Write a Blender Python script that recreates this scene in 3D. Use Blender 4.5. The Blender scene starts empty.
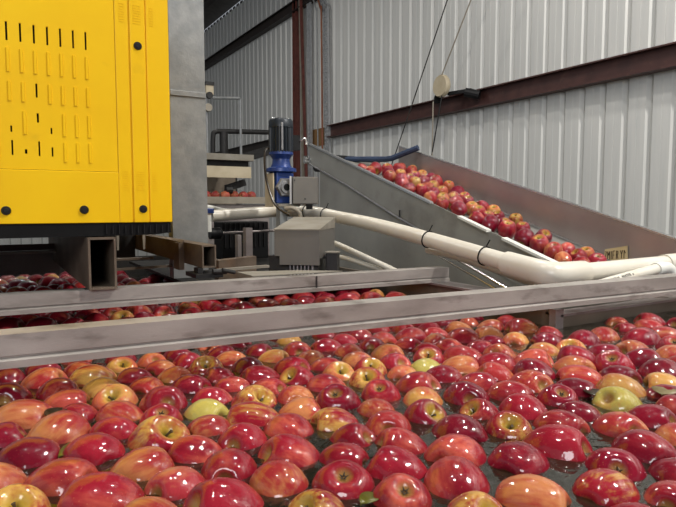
import bpy, bmesh, math, random
from mathutils import Vector, Matrix, Quaternion
random.seed(7)
S = bpy.context.scene
COL = S.collection
PI = math.pi

# ---------------------------------------------------------------- materials
def lin(c):
    return tuple(((x/255)/12.92 if x/255 <= .04045 else ((x/255+.055)/1.055)**2.4) for x in c)+(1,)

def mat(name, c, rough=.5, metal=0, c2=None, scale=8, stretch=(1,1,1), lo=.35, hi=.7, bump=0, bscale=60, c3=None, scale3=3, lo3=.6, hi3=.75, **kw):
    m = bpy.data.materials.new(name); m.use_nodes = True
    nt = m.node_tree; N = nt.nodes; L = nt.links
    b = N['Principled BSDF']
    b.inputs['Base Color'].default_value = lin(c)
    b.inputs['Roughness'].default_value = rough
    b.inputs['Metallic'].default_value = metal
    for k, v in kw.items(): b.inputs[k.replace('_', ' ')].default_value = v
    tc = N.new('ShaderNodeTexCoord')
    def noise(sc, st, det=6):
        mp = N.new('ShaderNodeMapping'); mp.inputs['Scale'].default_value = st
        L.new(tc.outputs['Object'], mp.inputs['Vector'])
        n = N.new('ShaderNodeTexNoise'); n.inputs['Scale'].default_value = sc; n.inputs['Detail'].default_value = det
        L.new(mp.outputs[0], n.inputs['Vector']); return n.outputs['Fac']
    def remap(f, a, z):
        r = N.new('ShaderNodeMapRange'); r.inputs[1].default_value = a; r.inputs[2].default_value = z
        L.new(f, r.inputs[0]); return r.outputs[0]
    def mix(f, a, z):
        x = N.new('ShaderNodeMix'); x.data_type = 'RGBA'
        L.new(f, x.inputs[0])
        if isinstance(a, tuple): x.inputs[6].default_value = a
        else: L.new(a, x.inputs[6])
        x.inputs[7].default_value = z; return x.outputs[2]
    if c2:
        col = mix(remap(noise(scale, stretch), lo, hi), lin(c), lin(c2))
        if c3: col = mix(remap(noise(scale3, stretch, 8), lo3, hi3), col, lin(c3))
        L.new(col, b.inputs['Base Color'])
    if bump:
        bp = N.new('ShaderNodeBump'); bp.inputs['Strength'].default_value = bump; bp.inputs['Distance'].default_value = .01
        L.new(noise(bscale, stretch), bp.inputs['Height']); L.new(bp.outputs[0], b.inputs['Normal'])
    return m

M = {}
M['wall'] = mat('painted_cladding', (206,206,202), .45, .1, (198,199,196), 5, (1,4,.25), .4, .7, c3=(176,162,140), scale3=5, lo3=.68, hi3=.9)
M['roof'] = mat('roof_sheet', (96,92,90), .6, .1, (80,78,76))
M['brown'] = mat('brown_painted_steel', (80,50,45), .5, .1, (64,39,36), 9, c3=(96,68,58), scale3=14, lo3=.6, hi3=.8)
M['umber'] = mat('dark_brown_steel', (52,42,38), .55, .1, (40,33,30), 9)
M['tray'] = mat('perforated_tray_steel', (178,180,182), .4, .3, (160,162,164), 20)
M['rustbrown'] = mat('red_brown_steel', (112,62,54), .5, .1, (86,48,42), 12)
M['galv'] = mat('galvanised_steel', (146,148,148), .5, .3, (128,131,132), 22, (1,1,1), .35, .65, .08, 90, c3=(108,111,115), scale3=7, lo3=.6, hi3=.85)
M['steel'] = mat('weathered_stainless', (160,152,150), .42, .6, (132,124,122), 7, (1,1,2), .35, .7, .06, 120, c3=(92,84,80), scale3=11, lo3=.62, hi3=.82)
M['beam'] = mat('stained_beam_steel', (170,164,158), .5, .3, (140,134,128), 6, (1,1,3), .35, .7, .06, 140, c3=(92,84,78), scale3=8, lo3=.56, hi3=.74)
M['plate'] = mat('dull_conveyor_steel', (168,167,160), .42, .35, (146,144,138), 4, (1,1,1), .35, .7, .04, 90, c3=(110,106,98), scale3=5, lo3=.6, hi3=.85)
M['polished'] = mat('polished_stainless', (178,168,164), .34, .65, (162,152,148), 5, (1,1,1), .3, .7, .03, 40)
M['bright'] = mat('bright_steel', (205,205,205), .25, .9)
M['rust'] = mat('rusty_tube_steel', (118,105,90), .6, .3, (88,74,62), 10, (1,.5,1), .35, .65, .1, 80, c3=(128,92,62), scale3=6, lo3=.6, hi3=.8)
M['dark'] = mat('dark_steel', (46,45,45), .55, .3, (32,31,31), 14)
M['recess_shade'] = mat('shade_dark_steel', (30,29,28), .7, .1, (22,21,20), 12, Specular_IOR_Level=.2)  # shade of the recess round the drive, put into the platform colour
M['black'] = mat('black_rubber', (11,11,12), .7, 0, (15,15,16), 30, Specular_IOR_Level=.2)
M['blackpl'] = mat('black_plastic', (24,24,26), .5, Specular_IOR_Level=.3)
M['yellow'] = mat('yellow_plastic', (240,194,10), .45, 0, (234,184,8), 5, (1,1,1), .35, .7, .02, 90, c3=(206,160,20), scale3=9, lo3=.66, hi3=.85, Specular_IOR_Level=.25)
M['pvc'] = mat('cream_pvc', (216,211,199), .32, 0, (207,200,185), 9, c3=(188,174,146), scale3=12, lo3=.62, hi3=.82)
M['white'] = mat('white_plastic', (226,226,220), .35, 0, (210,210,202), 9)
M['blue'] = mat('blue_paint', (34,62,128), .35, .1, (26,48,104), 14)
M['motor'] = mat('dark_blue_motor_paint', (28,37,46), .4, .2, (22,28,36), 14)
M['slate'] = mat('slate_blue_steel', (52,66,92), .45, .2, (42,54,76), 12)
M['alu'] = mat('cast_aluminium', (170,170,172), .4, .7, (140,140,142), 20)
M['grey'] = mat('grey_painted_box', (110,107,102), .5, .2, (99,96,91), 8, c3=(96,90,82), scale3=10, lo3=.62, hi3=.8)
M['lid'] = mat('dusty_box_lid', (142,137,126), .6, .1, (124,118,106), 12)
M['cream'] = mat('cream_paint', (196,184,158), .5, 0, (180,166,138), 10)
M['beige'] = mat('beige_channel', (158,150,136), .5, .2, (140,132,118), 10)
M['ply'] = mat('plywood', (140,106,66), .7, 0, (118,86,50), 14, (1,1,.2))
M['copper'] = mat('brown_conduit', (132,82,58), .45, .3, (112,66,46), 10)
M['tankwall'] = mat('tank_sheet', (128,116,102), .5, .35, (104,94,82), 6, c3=(78,66,56), scale3=8, lo3=.55, hi3=.8)
M['tankfloor'] = mat('tank_floor', (70,66,56), .7, 0, (54,50,42), 6)
M['concrete'] = mat('concrete', (120,116,110), .8, 0, (98,95,90), 3, bump=.1)
M['belt'] = mat('conveyor_belt', (120,118,112), .6, 0, (100,98,94), 10)
M['wood'] = mat('tag_board', (206,186,142), .6, 0, (190,168,122), 10)
M['ink'] = mat('dark_ink', (62,48,32), .7)
M['print'] = mat('pipe_print', (72,70,66), .7)
M['leafdark'] = mat('dark_leaf', (38,30,22), .3, 0, (54,44,28), 8)
M['leafgreen'] = mat('green_leaf', (88,86,30), .3, 0, (104,98,36), 8)
M['leafpale'] = mat('withered_leaf', (140,126,84), .45, 0, (96,84,52), 8)
M['stem'] = mat('apple_stem', (72,56,34), .7)
M['calyx'] = mat('apple_calyx', (66,52,34), .8)

def apple_mat(name, ground, blush, amt, dark=None, streak=.35):
    m = bpy.data.materials.new(name); m.use_nodes = True
    nt = m.node_tree; N = nt.nodes; L = nt.links; b = N['Principled BSDF']
    def mth(op, a, c=None):
        x = N.new('ShaderNodeMath'); x.operation = op
        for i, v in enumerate((a, c)):
            if v is None: continue
            if isinstance(v, (int, float)): x.inputs[i].default_value = v
            else: L.new(v, x.inputs[i])
        return x.outputs[0]
    def rng(f, a, z, lo=0, hi=1):
        r = N.new('ShaderNodeMapRange'); r.interpolation_type = 'SMOOTHSTEP'
        r.inputs[1].default_value = a; r.inputs[2].default_value = z
        r.inputs[3].default_value = lo; r.inputs[4].default_value = hi
        L.new(f, r.inputs[0]); return r.outputs[0]
    def mixc(f, a, z):
        x = N.new('ShaderNodeMix'); x.data_type = 'RGBA'; L.new(f, x.inputs[0])
        for i, v in ((6, a), (7, z)):
            if isinstance(v, tuple): x.inputs[i].default_value = v
            else: L.new(v, x.inputs[i])
        return x.outputs[2]
    tc = N.new('ShaderNodeTexCoord'); oi = N.new('ShaderNodeObjectInfo')
    sep = N.new('ShaderNodeSeparateXYZ'); L.new(tc.outputs['Object'], sep.inputs[0])
    x, y, z = sep.outputs
    rad = mth('POWER', mth('ADD', mth('MULTIPLY', x, x), mth('MULTIPLY', y, y)), .5)
    def noise(sc, st, det, seed):
        mp = N.new('ShaderNodeMapping'); mp.inputs['Scale'].default_value = st
        L.new(tc.outputs['Object'], mp.inputs['Vector'])
        n = N.new('ShaderNodeTexNoise'); n.noise_dimensions = '4D'; n.inputs['Scale'].default_value = sc; n.inputs['Detail'].default_value = det
        L.new(mp.outputs[0], n.inputs['Vector'])
        L.new(mth('MULTIPLY', mth('ADD', oi.outputs['Random'], seed), 37.0), n.inputs['W']); return n.outputs['Fac']
    big = noise(.75, (1,1,.7), 2, 0)
    st = noise(7, (1,1,.13), 4, .3)
    f = mth('ADD', big, mth('MULTIPLY', mth('SUBTRACT', st, .5), streak))
    f = rng(f, .62-amt*.42, .86-amt*.42)
    col = mixc(f, lin(ground), lin(blush))
    if dark:
        col = mixc(rng(noise(1.1, (1,1,.6), 3, .7), .42, .72), col, lin(dark))
    # russet/yellow-green skin runs into the stem hollow
    cav = mth('MULTIPLY', rng(rad, .62, .18), rng(z, .35, .6))
    cav = mth('MULTIPLY', cav, rng(noise(2.2, (1,1,1), 3, .5), .25, .55))
    col = mixc(cav, col, lin((184,150,62)))
    deep = mth('MULTIPLY', rng(rad, .2, .06), rng(z, .3, .5))
    col = mixc(deep, col, lin((104,98,34)))
    cal = mth('MULTIPLY', rng(rad, .34, .1), rng(z, -.5, -.7))
    col = mixc(cal, col, lin((150,112,62)))
    # lenticel dots
    vo = N.new('ShaderNodeTexVoronoi'); vo.inputs['Scale'].default_value = 9; L.new(tc.outputs['Object'], vo.inputs['Vector'])
    dots = rng(vo.outputs['Distance'], .17, .06, 0, .3)
    col = mixc(dots, col, lin((206,140,100)))
    hs = N.new('ShaderNodeHueSaturation'); L.new(col, hs.inputs['Color'])
    rv = N.new('ShaderNodeMapRange'); rv.inputs[3].default_value = .74; rv.inputs[4].default_value = 1.08
    L.new(oi.outputs['Random'], rv.inputs[0]); L.new(rv.outputs[0], hs.inputs['Value'])
    L.new(hs.outputs[0], b.inputs['Base Color'])
    b.inputs['Roughness'].default_value = .28; b.inputs['Specular IOR Level'].default_value = .10
    b.inputs['Coat Weight'].default_value = 1; b.inputs['Coat Roughness'].default_value = .015
    bp = N.new('ShaderNodeBump'); bp.inputs['Strength'].default_value = .05; bp.inputs['Distance'].default_value = .03
    L.new(noise(5, (1,1,1), 2, .9), bp.inputs['Height']); L.new(bp.outputs[0], b.inputs['Normal']); L.new(bp.outputs[0], b.inputs['Coat Normal'])
    return m
AM = dict(
 D=apple_mat('crimson_apple_skin', (150,36,46), (124,18,39), .85, (100,11,32)),
 R=apple_mat('rosy_apple_skin', (190,88,70), (146,28,44), .76, (122,17,35)),
 P=apple_mat('pink_apple_skin', (186,108,80), (164,50,58), .66),
 O=apple_mat('orange_apple_skin', (192,122,76), (158,46,48), .7),
 Y=apple_mat('yellow_apple_skin', (196,148,80), (182,88,62), .55),
 G=apple_mat('green_apple_skin', (176,162,82), (184,138,74), .25),
 M=apple_mat('bicolour_apple_skin', (190,146,74), (142,24,40), .62, streak=.5))

# water
def water_mat():
    m = bpy.data.materials.new('wash_water'); m.use_nodes = True
    nt = m.node_tree; N = nt.nodes; L = nt.links; b = N['Principled BSDF']
    b.inputs['Base Color'].default_value = (.22,.20,.13,1)
    b.inputs['Roughness'].default_value = .03; b.inputs['IOR'].default_value = 1.6
    b.inputs['Specular IOR Level'].default_value = 1.0; b.inputs['Transmission Weight'].default_value = .93
    tc = N.new('ShaderNodeTexCoord')
    n = N.new('ShaderNodeTexNoise'); n.inputs['Scale'].default_value = 16; n.inputs['Detail'].default_value = 3; n.inputs['Distortion'].default_value = .6
    L.new(tc.outputs['Object'], n.inputs['Vector'])
    bp = N.new('ShaderNodeBump'); bp.inputs['Strength'].default_value = .22; bp.inputs['Distance'].default_value = .02
    L.new(n.outputs['Fac'], bp.inputs['Height']); L.new(bp.outputs[0], b.inputs['Normal'])
    return m
M['water'] = water_mat()

# ---------------------------------------------------------------- mesh helpers
class MB:
    def __init__(s): s.bm = bmesh.new()
    def box(s, x0, x1, y0, y1, z0, z1):
        v = [s.bm.verts.new(p) for p in ((x0,y0,z0),(x1,y0,z0),(x1,y1,z0),(x0,y1,z0),(x0,y0,z1),(x1,y0,z1),(x1,y1,z1),(x0,y1,z1))]
        for f in ((3,2,1,0),(4,5,6,7),(0,1,5,4),(1,2,6,5),(2,3,7,6),(3,0,4,7)): s.bm.faces.new([v[i] for i in f])
        return s
    def prism(s, pts, axis, a, b):
        """polygon pts extruded along axis ('x': pts are (y,z); 'y': (x,z); 'z': (x,y)) from a to b"""
        def P(p, t): return {'x': (t,p[0],p[1]), 'y': (p[0],t,p[1]), 'z': (p[0],p[1],t)}[axis]
        A = [s.bm.verts.new(P(p,a)) for p in pts]; B = [s.bm.verts.new(P(p,b)) for p in pts]
        s.bm.faces.new(A); s.bm.faces.new(B[::-1])
        n = len(pts)
        for i in range(n): s.bm.faces.new((A[i],B[i],B[(i+1)%n],A[(i+1)%n]))
        return s
    def bar(s, p, q, w, h, up=(0,0,1)):
        p = Vector(p); q = Vector(q); d = (q-p).normalized(); up = Vector(up)
        r = d.cross(up).normalized(); u = r.cross(d)
        V = []
        for c in (p, q):
            for a, b in ((-1,-1),(1,-1),(1,1),(-1,1)): V.append(s.bm.verts.new(c+r*a*w/2+u*b*h/2))
        for f in ((3,2,1,0),(4,5,6,7),(0,1,5,4),(1,2,6,5),(2,3,7,6),(3,0,4,7)): s.bm.faces.new([V[i] for i in f])
        return s
    def tube(s, pts, r, n=16, cap=True):
        pts = [Vector(p) for p in pts]; rings = []
        prev = None
        for i, p in enumerate(pts):
            d = (pts[min(i+1,len(pts)-1)]-pts[max(i-1,0)]).normalized()
            if prev is None:
                a = Vector((0,0,1)) if abs(d.z) < .9 else Vector((1,0,0))
                u = d.cross(a).normalized()
            else:
                u = (prev-d*prev.dot(d)).normalized()
            prev = u; w = d.cross(u)
            rr = r[i] if isinstance(r, (list,tuple)) else r
            rings.append([s.bm.verts.new(p+(u*math.cos(t)+w*math.sin(t))*rr) for t in (2*PI*k/n for k in range(n))])
        for A, B in zip(rings, rings[1:]):
            for k in range(n): s.bm.faces.new((A[k],A[(k+1)%n],B[(k+1)%n],B[k]))
        if cap:
            s.bm.faces.new(rings[0][::-1]); s.bm.faces.new(rings[-1])
        return s
    def lathe(s, prof, o=(0,0,0), n=24, ax='z', fn=None):
        o = Vector(o); rings = []
        for r, z in prof:
            ring = []
            for k in range(n):
                t = 2*PI*k/n; rr = r*(fn(t,z) if fn else 1)
                p = (rr*math.cos(t), rr*math.sin(t), z)
                if ax == 'y': p = (p[0], p[2], -p[1])
                if ax == 'x': p = (p[2], p[1], -p[0])
                ring.append(s.bm.verts.new(o+Vector(p)))
            rings.append(ring)
        for A, B in zip(rings, rings[1:]):
            for k in range(n): s.bm.faces.new((A[k],A[(k+1)%n],B[(k+1)%n],B[k]))
        s.bm.faces.new(rings[0][::-1]); s.bm.faces.new(rings[-1])
        return s
    def build(s, name, m, parent=None, smooth=False, bevel=0, xf=None):
        if xf is not None: bmesh.ops.transform(s.bm, matrix=xf, verts=s.bm.verts)
        bmesh.ops.recalc_face_normals(s.bm, faces=s.bm.faces)
        me = bpy.data.meshes.new(name); s.bm.to_mesh(me); s.bm.free()
        me.materials.append(m if not isinstance(m, str) else M[m])
        if smooth:
            for p in me.polygons: p.use_smooth = True
            try: me.set_sharp_from_angle(angle=math.radians(35))
            except Exception: pass
        o = bpy.data.objects.new(name, me); COL.objects.link(o)
        if parent is not None:
            o.parent = parent
            o.matrix_parent_inverse = Matrix.Translation(parent.location).inverted() if parent.type == 'EMPTY' else Matrix()
        if bevel:
            b = o.modifiers.new('bevel', 'BEVEL'); b.width = bevel; b.segments = 2; b.limit_method = 'ANGLE'
        return o
def tag(o, label=None, cat=None, group=None, kind=None):
    if label: o['label'] = label
    if cat: o['category'] = cat
    if group: o['group'] = group
    if kind: o['kind'] = kind
    return o
def thing(name, label, cat, loc=(0,0,0), group=None):
    o = bpy.data.objects.new(name, None); COL.objects.link(o); o.location = loc; o.empty_display_size = .1
    return tag(o, label, cat, group)
def struct(o): o['kind'] = 'structure'; return o
def smooth_path(pts, n=6):
    P = [Vector(p) for p in pts]; out = []
    for i in range(len(P)-1):
        p0 = P[max(i-1,0)]; p1 = P[i]; p2 = P[i+1]; p3 = P[min(i+2,len(P)-1)]
        for k in range(n):
            t = k/n
            out.append(.5*((2*p1)+(p2-p0)*t+(2*p0-5*p1+4*p2-p3)*t*t+(3*p1-p0-3*p2+p3)*t**3))
    out.append(P[-1]); return out

# ---------------------------------------------------------------- camera (phone held low over the flume)
cam = bpy.data.cameras.new('camera'); co = bpy.data.objects.new('camera', cam); COL.objects.link(co)
cam.sensor_width = 36; cam.sensor_fit = 'HORIZONTAL'; cam.lens = 593/676*36; cam.clip_start = .02
co.location = (0,0,.31)
co.rotation_euler = (PI/2-math.atan(46.5/593), 0, -math.radians(30.5))
S.camera = co

# ---------------------------------------------------------------- the shed
FZ = -.95
b = MB(); b.box(-7, 5, -7, 15, FZ-.1, FZ); struct(b.build('floor', 'concrete'))
def cladding(name, run0, run1, z0, z1, place):
    """ribbed sheet: broad flats with narrow grooves, pitch 0.2 m"""
    bm = MB(); prof = []
    t = run0
    while t < run1:
        prof += [(t,0),(t+.064,0),(t+.067,.003),(t+.070,0),(t+.138,0),(t+.143,.038),(t+.172,.038)]
        t += .2
    prof.append((t,0))
    lo = [bm.bm.verts.new(place(a,d,z0)) for a,d in prof]; hi = [bm.bm.verts.new(place(a,d,z1)) for a,d in prof]
    for i in range(len(prof)-1): bm.bm.faces.new((lo[i],lo[i+1],hi[i+1],hi[i]))
    o = bm.build(name, 'wall'); sm = o.modifiers.new('thick','SOLIDIFY'); sm.thickness = .002
    return struct(o)
cladding('wall_right', -6, 14.3, FZ, 4.262, lambda a,d,z: (4.40+d, a, z))
cladding('wall_back', -7, 4.4, FZ, 4.9, lambda a,d,z: (a, 14.25+d, z))
b = MB(); b.prism([(4.42,4.334),(4.42,4.364),(-7,6.345),(-7,6.315)], 'y', -7, 14.6); struct(b.build('ceiling', 'roof'))
def girt(name, y0, y1, z0, z1, m='brown'):
    b = MB(); t = .004
    b.prism([(4.395,z0),(4.395,z1),(4.29,z1),(4.29,z1-.012),(4.29+t,z1-.012),(4.29+t,z1-t),(4.345,z1-t),(4.345,z0+t),(4.29+t,z0+t),(4.29+t,z0+.014),(4.29,z0+.014),(4.29,z0)], 'y', y0, y1)
    return struct(b.build(name, m))
girt('trim_1', -6, 7.62, 1.32, 1.492)
girt('trim_2', 8.95, 14.2, 1.32, 1.492, 'umber')
girt('trim_3', 7.4, 14.2, 3.405, 3.57, 'umber')
b = MB(); b.box(3.82,3.96,-6,14.2,4.30,4.41); struct(b.build('trim_4', 'umber'))      # eave purlin
b = MB(); y = -6                                                                           # closure blocks: daylight shows in the grooves between them
while y < 14.2: b.box(4.436,4.440,y-.010,y+.135,4.255,4.336); y += .2
struct(b.build('trim_8', 'umber'))
b = MB()                                                                                   # portal column, leaning brace beside it
for x0,x1,y0,y1 in ((4.32,4.39,8.66,8.67),(4.32,4.39,8.77,8.78),(4.345,4.36,8.67,8.77)): b.box(x0,x1,y0,y1,FZ,4.4)
struct(b.build('trim_5', 'rustbrown'))
b = MB(); b.bar((4.28,8.42,3.95),(4.28,8.14,-.9),.035,.04); struct(b.build('trim_6', 'rustbrown'))
b = MB(); b.bar((4.33,8.50,3.95),(4.33,8.36,-.9),.06,.05); struct(b.build('trim_7', 'beige'))

# perforated cable trays with conduits
def cable_tray(pts, label, w=.085):
    t = thing('cable_tray', label, 'cable tray', pts[-1])
    b = MB()
    for p, q in zip(pts, pts[1:]):
        p = Vector(p); q = Vector(q); d = (q-p); L = d.length; d.normalize()
        side = Vector((1,0,0)).cross(d).normalized()
        n = int(L/.06)
        for sgn in (-1,0,1): b.bar(p+side*sgn*w*.42, q+side*sgn*w*.42, .014, .014 if sgn == 0 else .03, up=(1,0,0))
        for k in range(n+1):
            c = p+d*(L*k/n); b.bar(c-side*w*.42, c+side*w*.42, .026, .004, up=(1,0,0))
    b.build('tray_channel', 'tray', t); return t
cable_tray([(4.33,8.22,3.4),(4.33,8.18,-.9)], 'perforated galvanised cable tray beside the red brown column', .11)
t = cable_tray([(4.33,8.05,3.62),(4.33,7.70,3.18),(4.33,7.60,-.9)], 'perforated galvanised cable tray bending at top, nearer the conveyor', .14)
b = MB(); b.tube(smooth_path([(4.27,8.02,3.62),(4.27,7.76,3.2),(4.27,7.72,2.8),(4.27,7.68,-.9)]), .014, 10); b.build('conduit', 'copper', t, True)
b = MB(); b.tube(smooth_path([(4.25,8.12,3.62),(4.25,7.85,3.2),(4.25,7.82,2.8),(4.25,7.78,-.9)]), .010, 10); b.build('conduit', 'galv', t, True)
b = MB(); b.box(4.385,4.3995,7.86,8.22,1.24,1.50); tag(b.build('plywood_patch', 'ply'), 'small brown plywood patch on wall between the cable trays', 'board')
# cream pulley bracket on the girt
t = thing('pulley_bracket', 'round cream pulley with black arm fixed above the brown girt', 'pulley', (4.3,4.8,1.5))
b = MB(); b.lathe([(.02,-.03),(.105,-.03),(.115,-.015),(.115,.015),(.105,.03),(.02,.03)], (4.12,4.87,1.565), 28, 'x'); b.build('pulley_wheel', 'cream', t, True)
b = MB(); b.tube(smooth_path([(4.16,4.98,1.41),(4.15,4.96,1.47),(4.14,4.87,1.50)]), [.05]*3+[.055]*3+[.05]*7 if False else .04, 12); b.build('clamp', 'black', t, True)
b = MB(); b.bar((4.2,4.86,1.49),(4.3,4.62,1.50),.03,.035); b.tube([(4.22,4.62,1.47),(4.30,4.50,1.43)], .045, 12); b.build('arm', 'blackpl', t)
b = MB(); b.tube([(4.10,4.98,1.42),(4.10,4.99,.2)], .007, 6); b.build('cord', 'beige', t, True)
b = MB(); b.tube([(4.10,4.84,1.46),(4.1,5.02,.75),(4.10,5.02,.2)], .007, 6); b.build('cord', 'dark', t, True)
b = MB(); b.tube([(4.10,4.88,1.62),(4.08,4.30,2.46),(4.05,3.4,3.9)], .007, 6); b.build('cord', 'beige', t, True)

# ---------------------------------------------------------------- the flume (water tank)
t = thing('water_tank', 'long steel water flume tank full of floating red apples', 'tank', (0,.5,-.45))
b = MB(); b.box(-1.6,2.6,-.9,3.06,-.47,-.45); b.build('tank_floor', 'tankfloor', t)
b = MB(); b.box(1.25,1.262,1.02,3.06,-.45,.060); b.build('side_panel', 'tankwall', t)
b = MB(); b.box(1.25,2.6,1.008,1.02,-.45,.030); b.build('corner_panel', 'tankwall', t)
b = MB(); b.box(-1.6,1.25,3.05,3.062,-.45,.065); b.build('end_panel', 'dark', t)
b = MB(); b.box(-1.612,-1.6,-.9,3.06,-.45,.06); b.build('side_panel', 'tankwall', t)
b = MB(); b.box(2.6,2.612,-.9,1.02,-.45,.06); b.build('side_panel', 'tankwall', t)
b = MB(); b.box(-1.6,2.6,-.912,-.9,-.45,.06); b.build('end_panel', 'tankwall', t)
b = MB(); b.box(1.225,1.30,1.06,1.70,.060,.066); b.build('rim_flange', 'steel', t)
b = MB(); b.box(1.25,2.6,1.0,1.05,.030,.036); b.build('rim_flange', 'steel', t)
b = MB(); b.bar((1.244,1.01,-.2),(1.244,1.01,.05),.03,.02,(0,1,0)); b.build('corner_post', 'steel', t)
b = MB()
for p in ((-1.4,-.7),(-1.4,2.8),(1.1,2.8),(2.4,-.7),(1.1,1.2)): b.box(p[0]-.04,p[0]+.04,p[1]-.04,p[1]+.04,FZ,-.47)
b.build('tank_leg', 'galv', t)
b = MB(); W = [(-1.6,-.9),(2.6,-.9),(2.6,1.008),(1.25,1.008),(1.25,3.05),(-1.6,3.05)]
b.bm.faces.new([b.bm.verts.new((x,y,0)) for x,y in W])
tag(b.build('wash_water', 'water'), 'murky rippled wash water between the floating apples', 'water', kind='stuff')

# cross beams
def cross_beam(p, q, z0, z1, label, back):
    p = Vector(p); q = Vector(q); d = (q-p); L = d.length; a = math.atan2(d.y, d.x)
    t = thing('cross_beam', label, 'beam', (p.x,p.y,z0))
    X = Matrix.Translation((p.x,p.y,0)) @ Matrix.Rotation(a, 4, 'Z')
    h = z1-z0
    b = MB(); b.prism([(0,z0+h*.36),(0,z1),(back,z1),(back,z1-.004),(.005,z1-.004),(.005,z0+h*.36)], 'x', 0, L); b.build('web', 'beam', t, xf=X)
    b = MB(); b.prism([(.004,z0+h*.30),(.004,z0+h*.36),(.008,z0+h*.36),(.008,z0+h*.30)], 'x', 0, L)
    b.prism([(-.004,z0),(-.004,z0+h*.22),(.004,z0+h*.30),(.009,z0+h*.30),(.009,z0)], 'x', 0, L); b.build('lower_lip', 'beam', t, xf=X)
    return t, X
cross_beam((-1.64,1.098,0),(2.62,.887,0), .066, .1175, 'front steel crossbeam running the full width above the apples', .05)
t2, X2 = cross_beam((-1.64,1.565,0),(1.30,1.487,0), .066, .1115, 'rear steel crossbeam under the bin, ending at the tank side', .05)
b = MB(); b.box(2.45,2.454,-.0025,-.0005,.068,.111); b.build('weld_seam', 'dark', t2, xf=X2)

# deck plate carrying the drive, behind the rear beam
t = thing('drive_platform', 'drive platform painted dark as shade under the black tank and grey cover box', 'platform', (.9,2.0,.09))
b = MB(); b.box(.575,1.245,1.76,2.95,.040,.0505); b.build('base_plate', 'recess_shade', t)
b = MB(); b.prism([(.64,1.565),(.93,1.552),(.82,1.64),(.64,1.69)], 'z', .112, .115); tag(b.build('deck_plate', 'lid'), 'thin pale deck plate lying against the rear crossbeam before the cover box', 'plate')

# ---------------------------------------------------------------- yellow harvest bin
t = thing('harvest_bin', 'large yellow plastic harvest bin with slotted side and black base', 'bin', (-.2,1.9,.24))
XL, XR, YF, ZT, ZB = -.80, .406, 1.52, .98, .272
slots = []     # (x0,x1,z0,z1,open)
rows = [(.676,.717),(.609,.660),(.545,.588),(.473,.524),(.414,.459)]
openset = {(1,2),(3,0),(3,2),(4,0),(4,2)}
for r, (z0, z1) in enumerate(rows):
    for k in range(-12, 7):
        xc = .0505+.027*k+.0006*r
        if r == 0: slots.append((xc-.0021,xc+.0021,z0,z1,True))
        elif (r,k) in {(2,2)}: slots.append((xc-.002,xc+.002,z0+.012,z1,True))
        elif (r,k) in {(3,0),(3,3)}: slots.append((xc-.0018,xc+.0018,z0+.004,z0+.018,True))
        elif (r,k) in {(3,2)}: slots.append((xc-.0022,xc+.0022,z0+.028,z1-.002,True))
        elif (r,k) in {(4,0),(4,2),(4,3)}: slots.append((xc-.0018,xc+.0018,z0+.012,z1-.012 if k==3 else z1,True))
        elif (r,k) in {(4,1)}: slots.append((xc-.0025,xc+.0025,z0+.016,z0+.026,True))
        else: slots.append((xc-.0045,xc+.0045,z0,z1,False))
def cut_panel(x0, x1, z0, z1, y, holes):
    """face panel as a grid of quads with slots left open or pressed in"""
    xs = sorted({x0,x1}|{h[0] for h in holes}|{h[1] for h in holes}); zs = sorted({z0,z1}|{h[2] for h in holes}|{h[3] for h in holes})
    bm = MB(); V = {}
    def v(i, j, dy=0):
        k = (i,j,dy)
        if k not in V: V[k] = bm.bm.verts.new((xs[i], y+dy, zs[j]))
        return V[k]
    for i in range(len(xs)-1):
        for j in range(len(zs)-1):
            cx = (xs[i]+xs[i+1])/2; cz = (zs[j]+zs[j+1])/2
            h = next((h for h in holes if h[0] < cx < h[1] and h[2] < cz < h[3]), None)
            if h is None: bm.bm.faces.new((v(i,j),v(i+1,j),v(i+1,j+1),v(i,j+1)))
    bm.bm.normal_update()
    return bm
b = cut_panel(XL, .277, .395, ZT, YF+.002, [q for q in slots if q[4]])
o = b.build('slotted_panel', 'yellow', t); m_ = o.modifiers.new('thick','SOLIDIFY'); m_.thickness = .006; m_.offset = 1 if o.data.polygons[0].normal.y > 0 else -1
b = MB()
for s in slots:
    if not s[4]:
        b.prism([(s[0]+.0005,YF+.003),(s[1]-.0005,YF+.003),(s[1]-.0022,YF-.0004),(s[0]+.0022,YF-.0004)], 'z', s[2], s[3])
b.build('rib_moulding', 'yellow', t)
# frame of the face around the recessed panel, with the raised right hand band
b = MB()
b.box(XL,.2772,YF,YF+.02,ZB,.394);
b.box(.2775,.3085,YF,YF+.02,ZB,ZT); b.box(.3115,.3475,YF-.002,YF+.02,ZB,ZT); b.box(.3505,XR-.001,YF,YF+.02,ZB,ZT)
b.box(.3080,.3120,YF+.0022,YF+.02,ZB,ZT); b.box(.3470,.3510,YF+.0022,YF+.02,ZB,ZT)
b.build('face_frame', 'yellow', t, bevel=.0015)
for x0,x1 in ((.287,.300),(.319,.338),(.358,.368)):
    for zz in ([.352+.0055*k for k in range(9)], [.752+.006*k for k in range(8)]):
        b = MB()
        for z in zz: b.box(x0,x1,YF-.0026 if .3 < x0 < .34 else YF-.0006,YF+.004,z,z+.0018)
        b.build('moulded_ridges', 'yellow', t)
b = MB(); b.box(XR-.02,XR,YF+.012,2.62,ZB,ZT); b.build('side_wall', 'yellow', t, bevel=.006)
b = MB(); b.box(XL,XL+.02,YF+.01,2.62,ZB,ZT); b.build('side_wall', 'yellow', t, bevel=.006)
b = MB(); b.box(XL,XR,2.60,2.62,ZB,ZT); b.build('back_wall', 'yellow', t)
b = MB(); b.box(XL+.02,XR-.02,YF+.02,2.60,ZB,ZB+.02); b.build('bin_floor', 'yellow', t)
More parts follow.
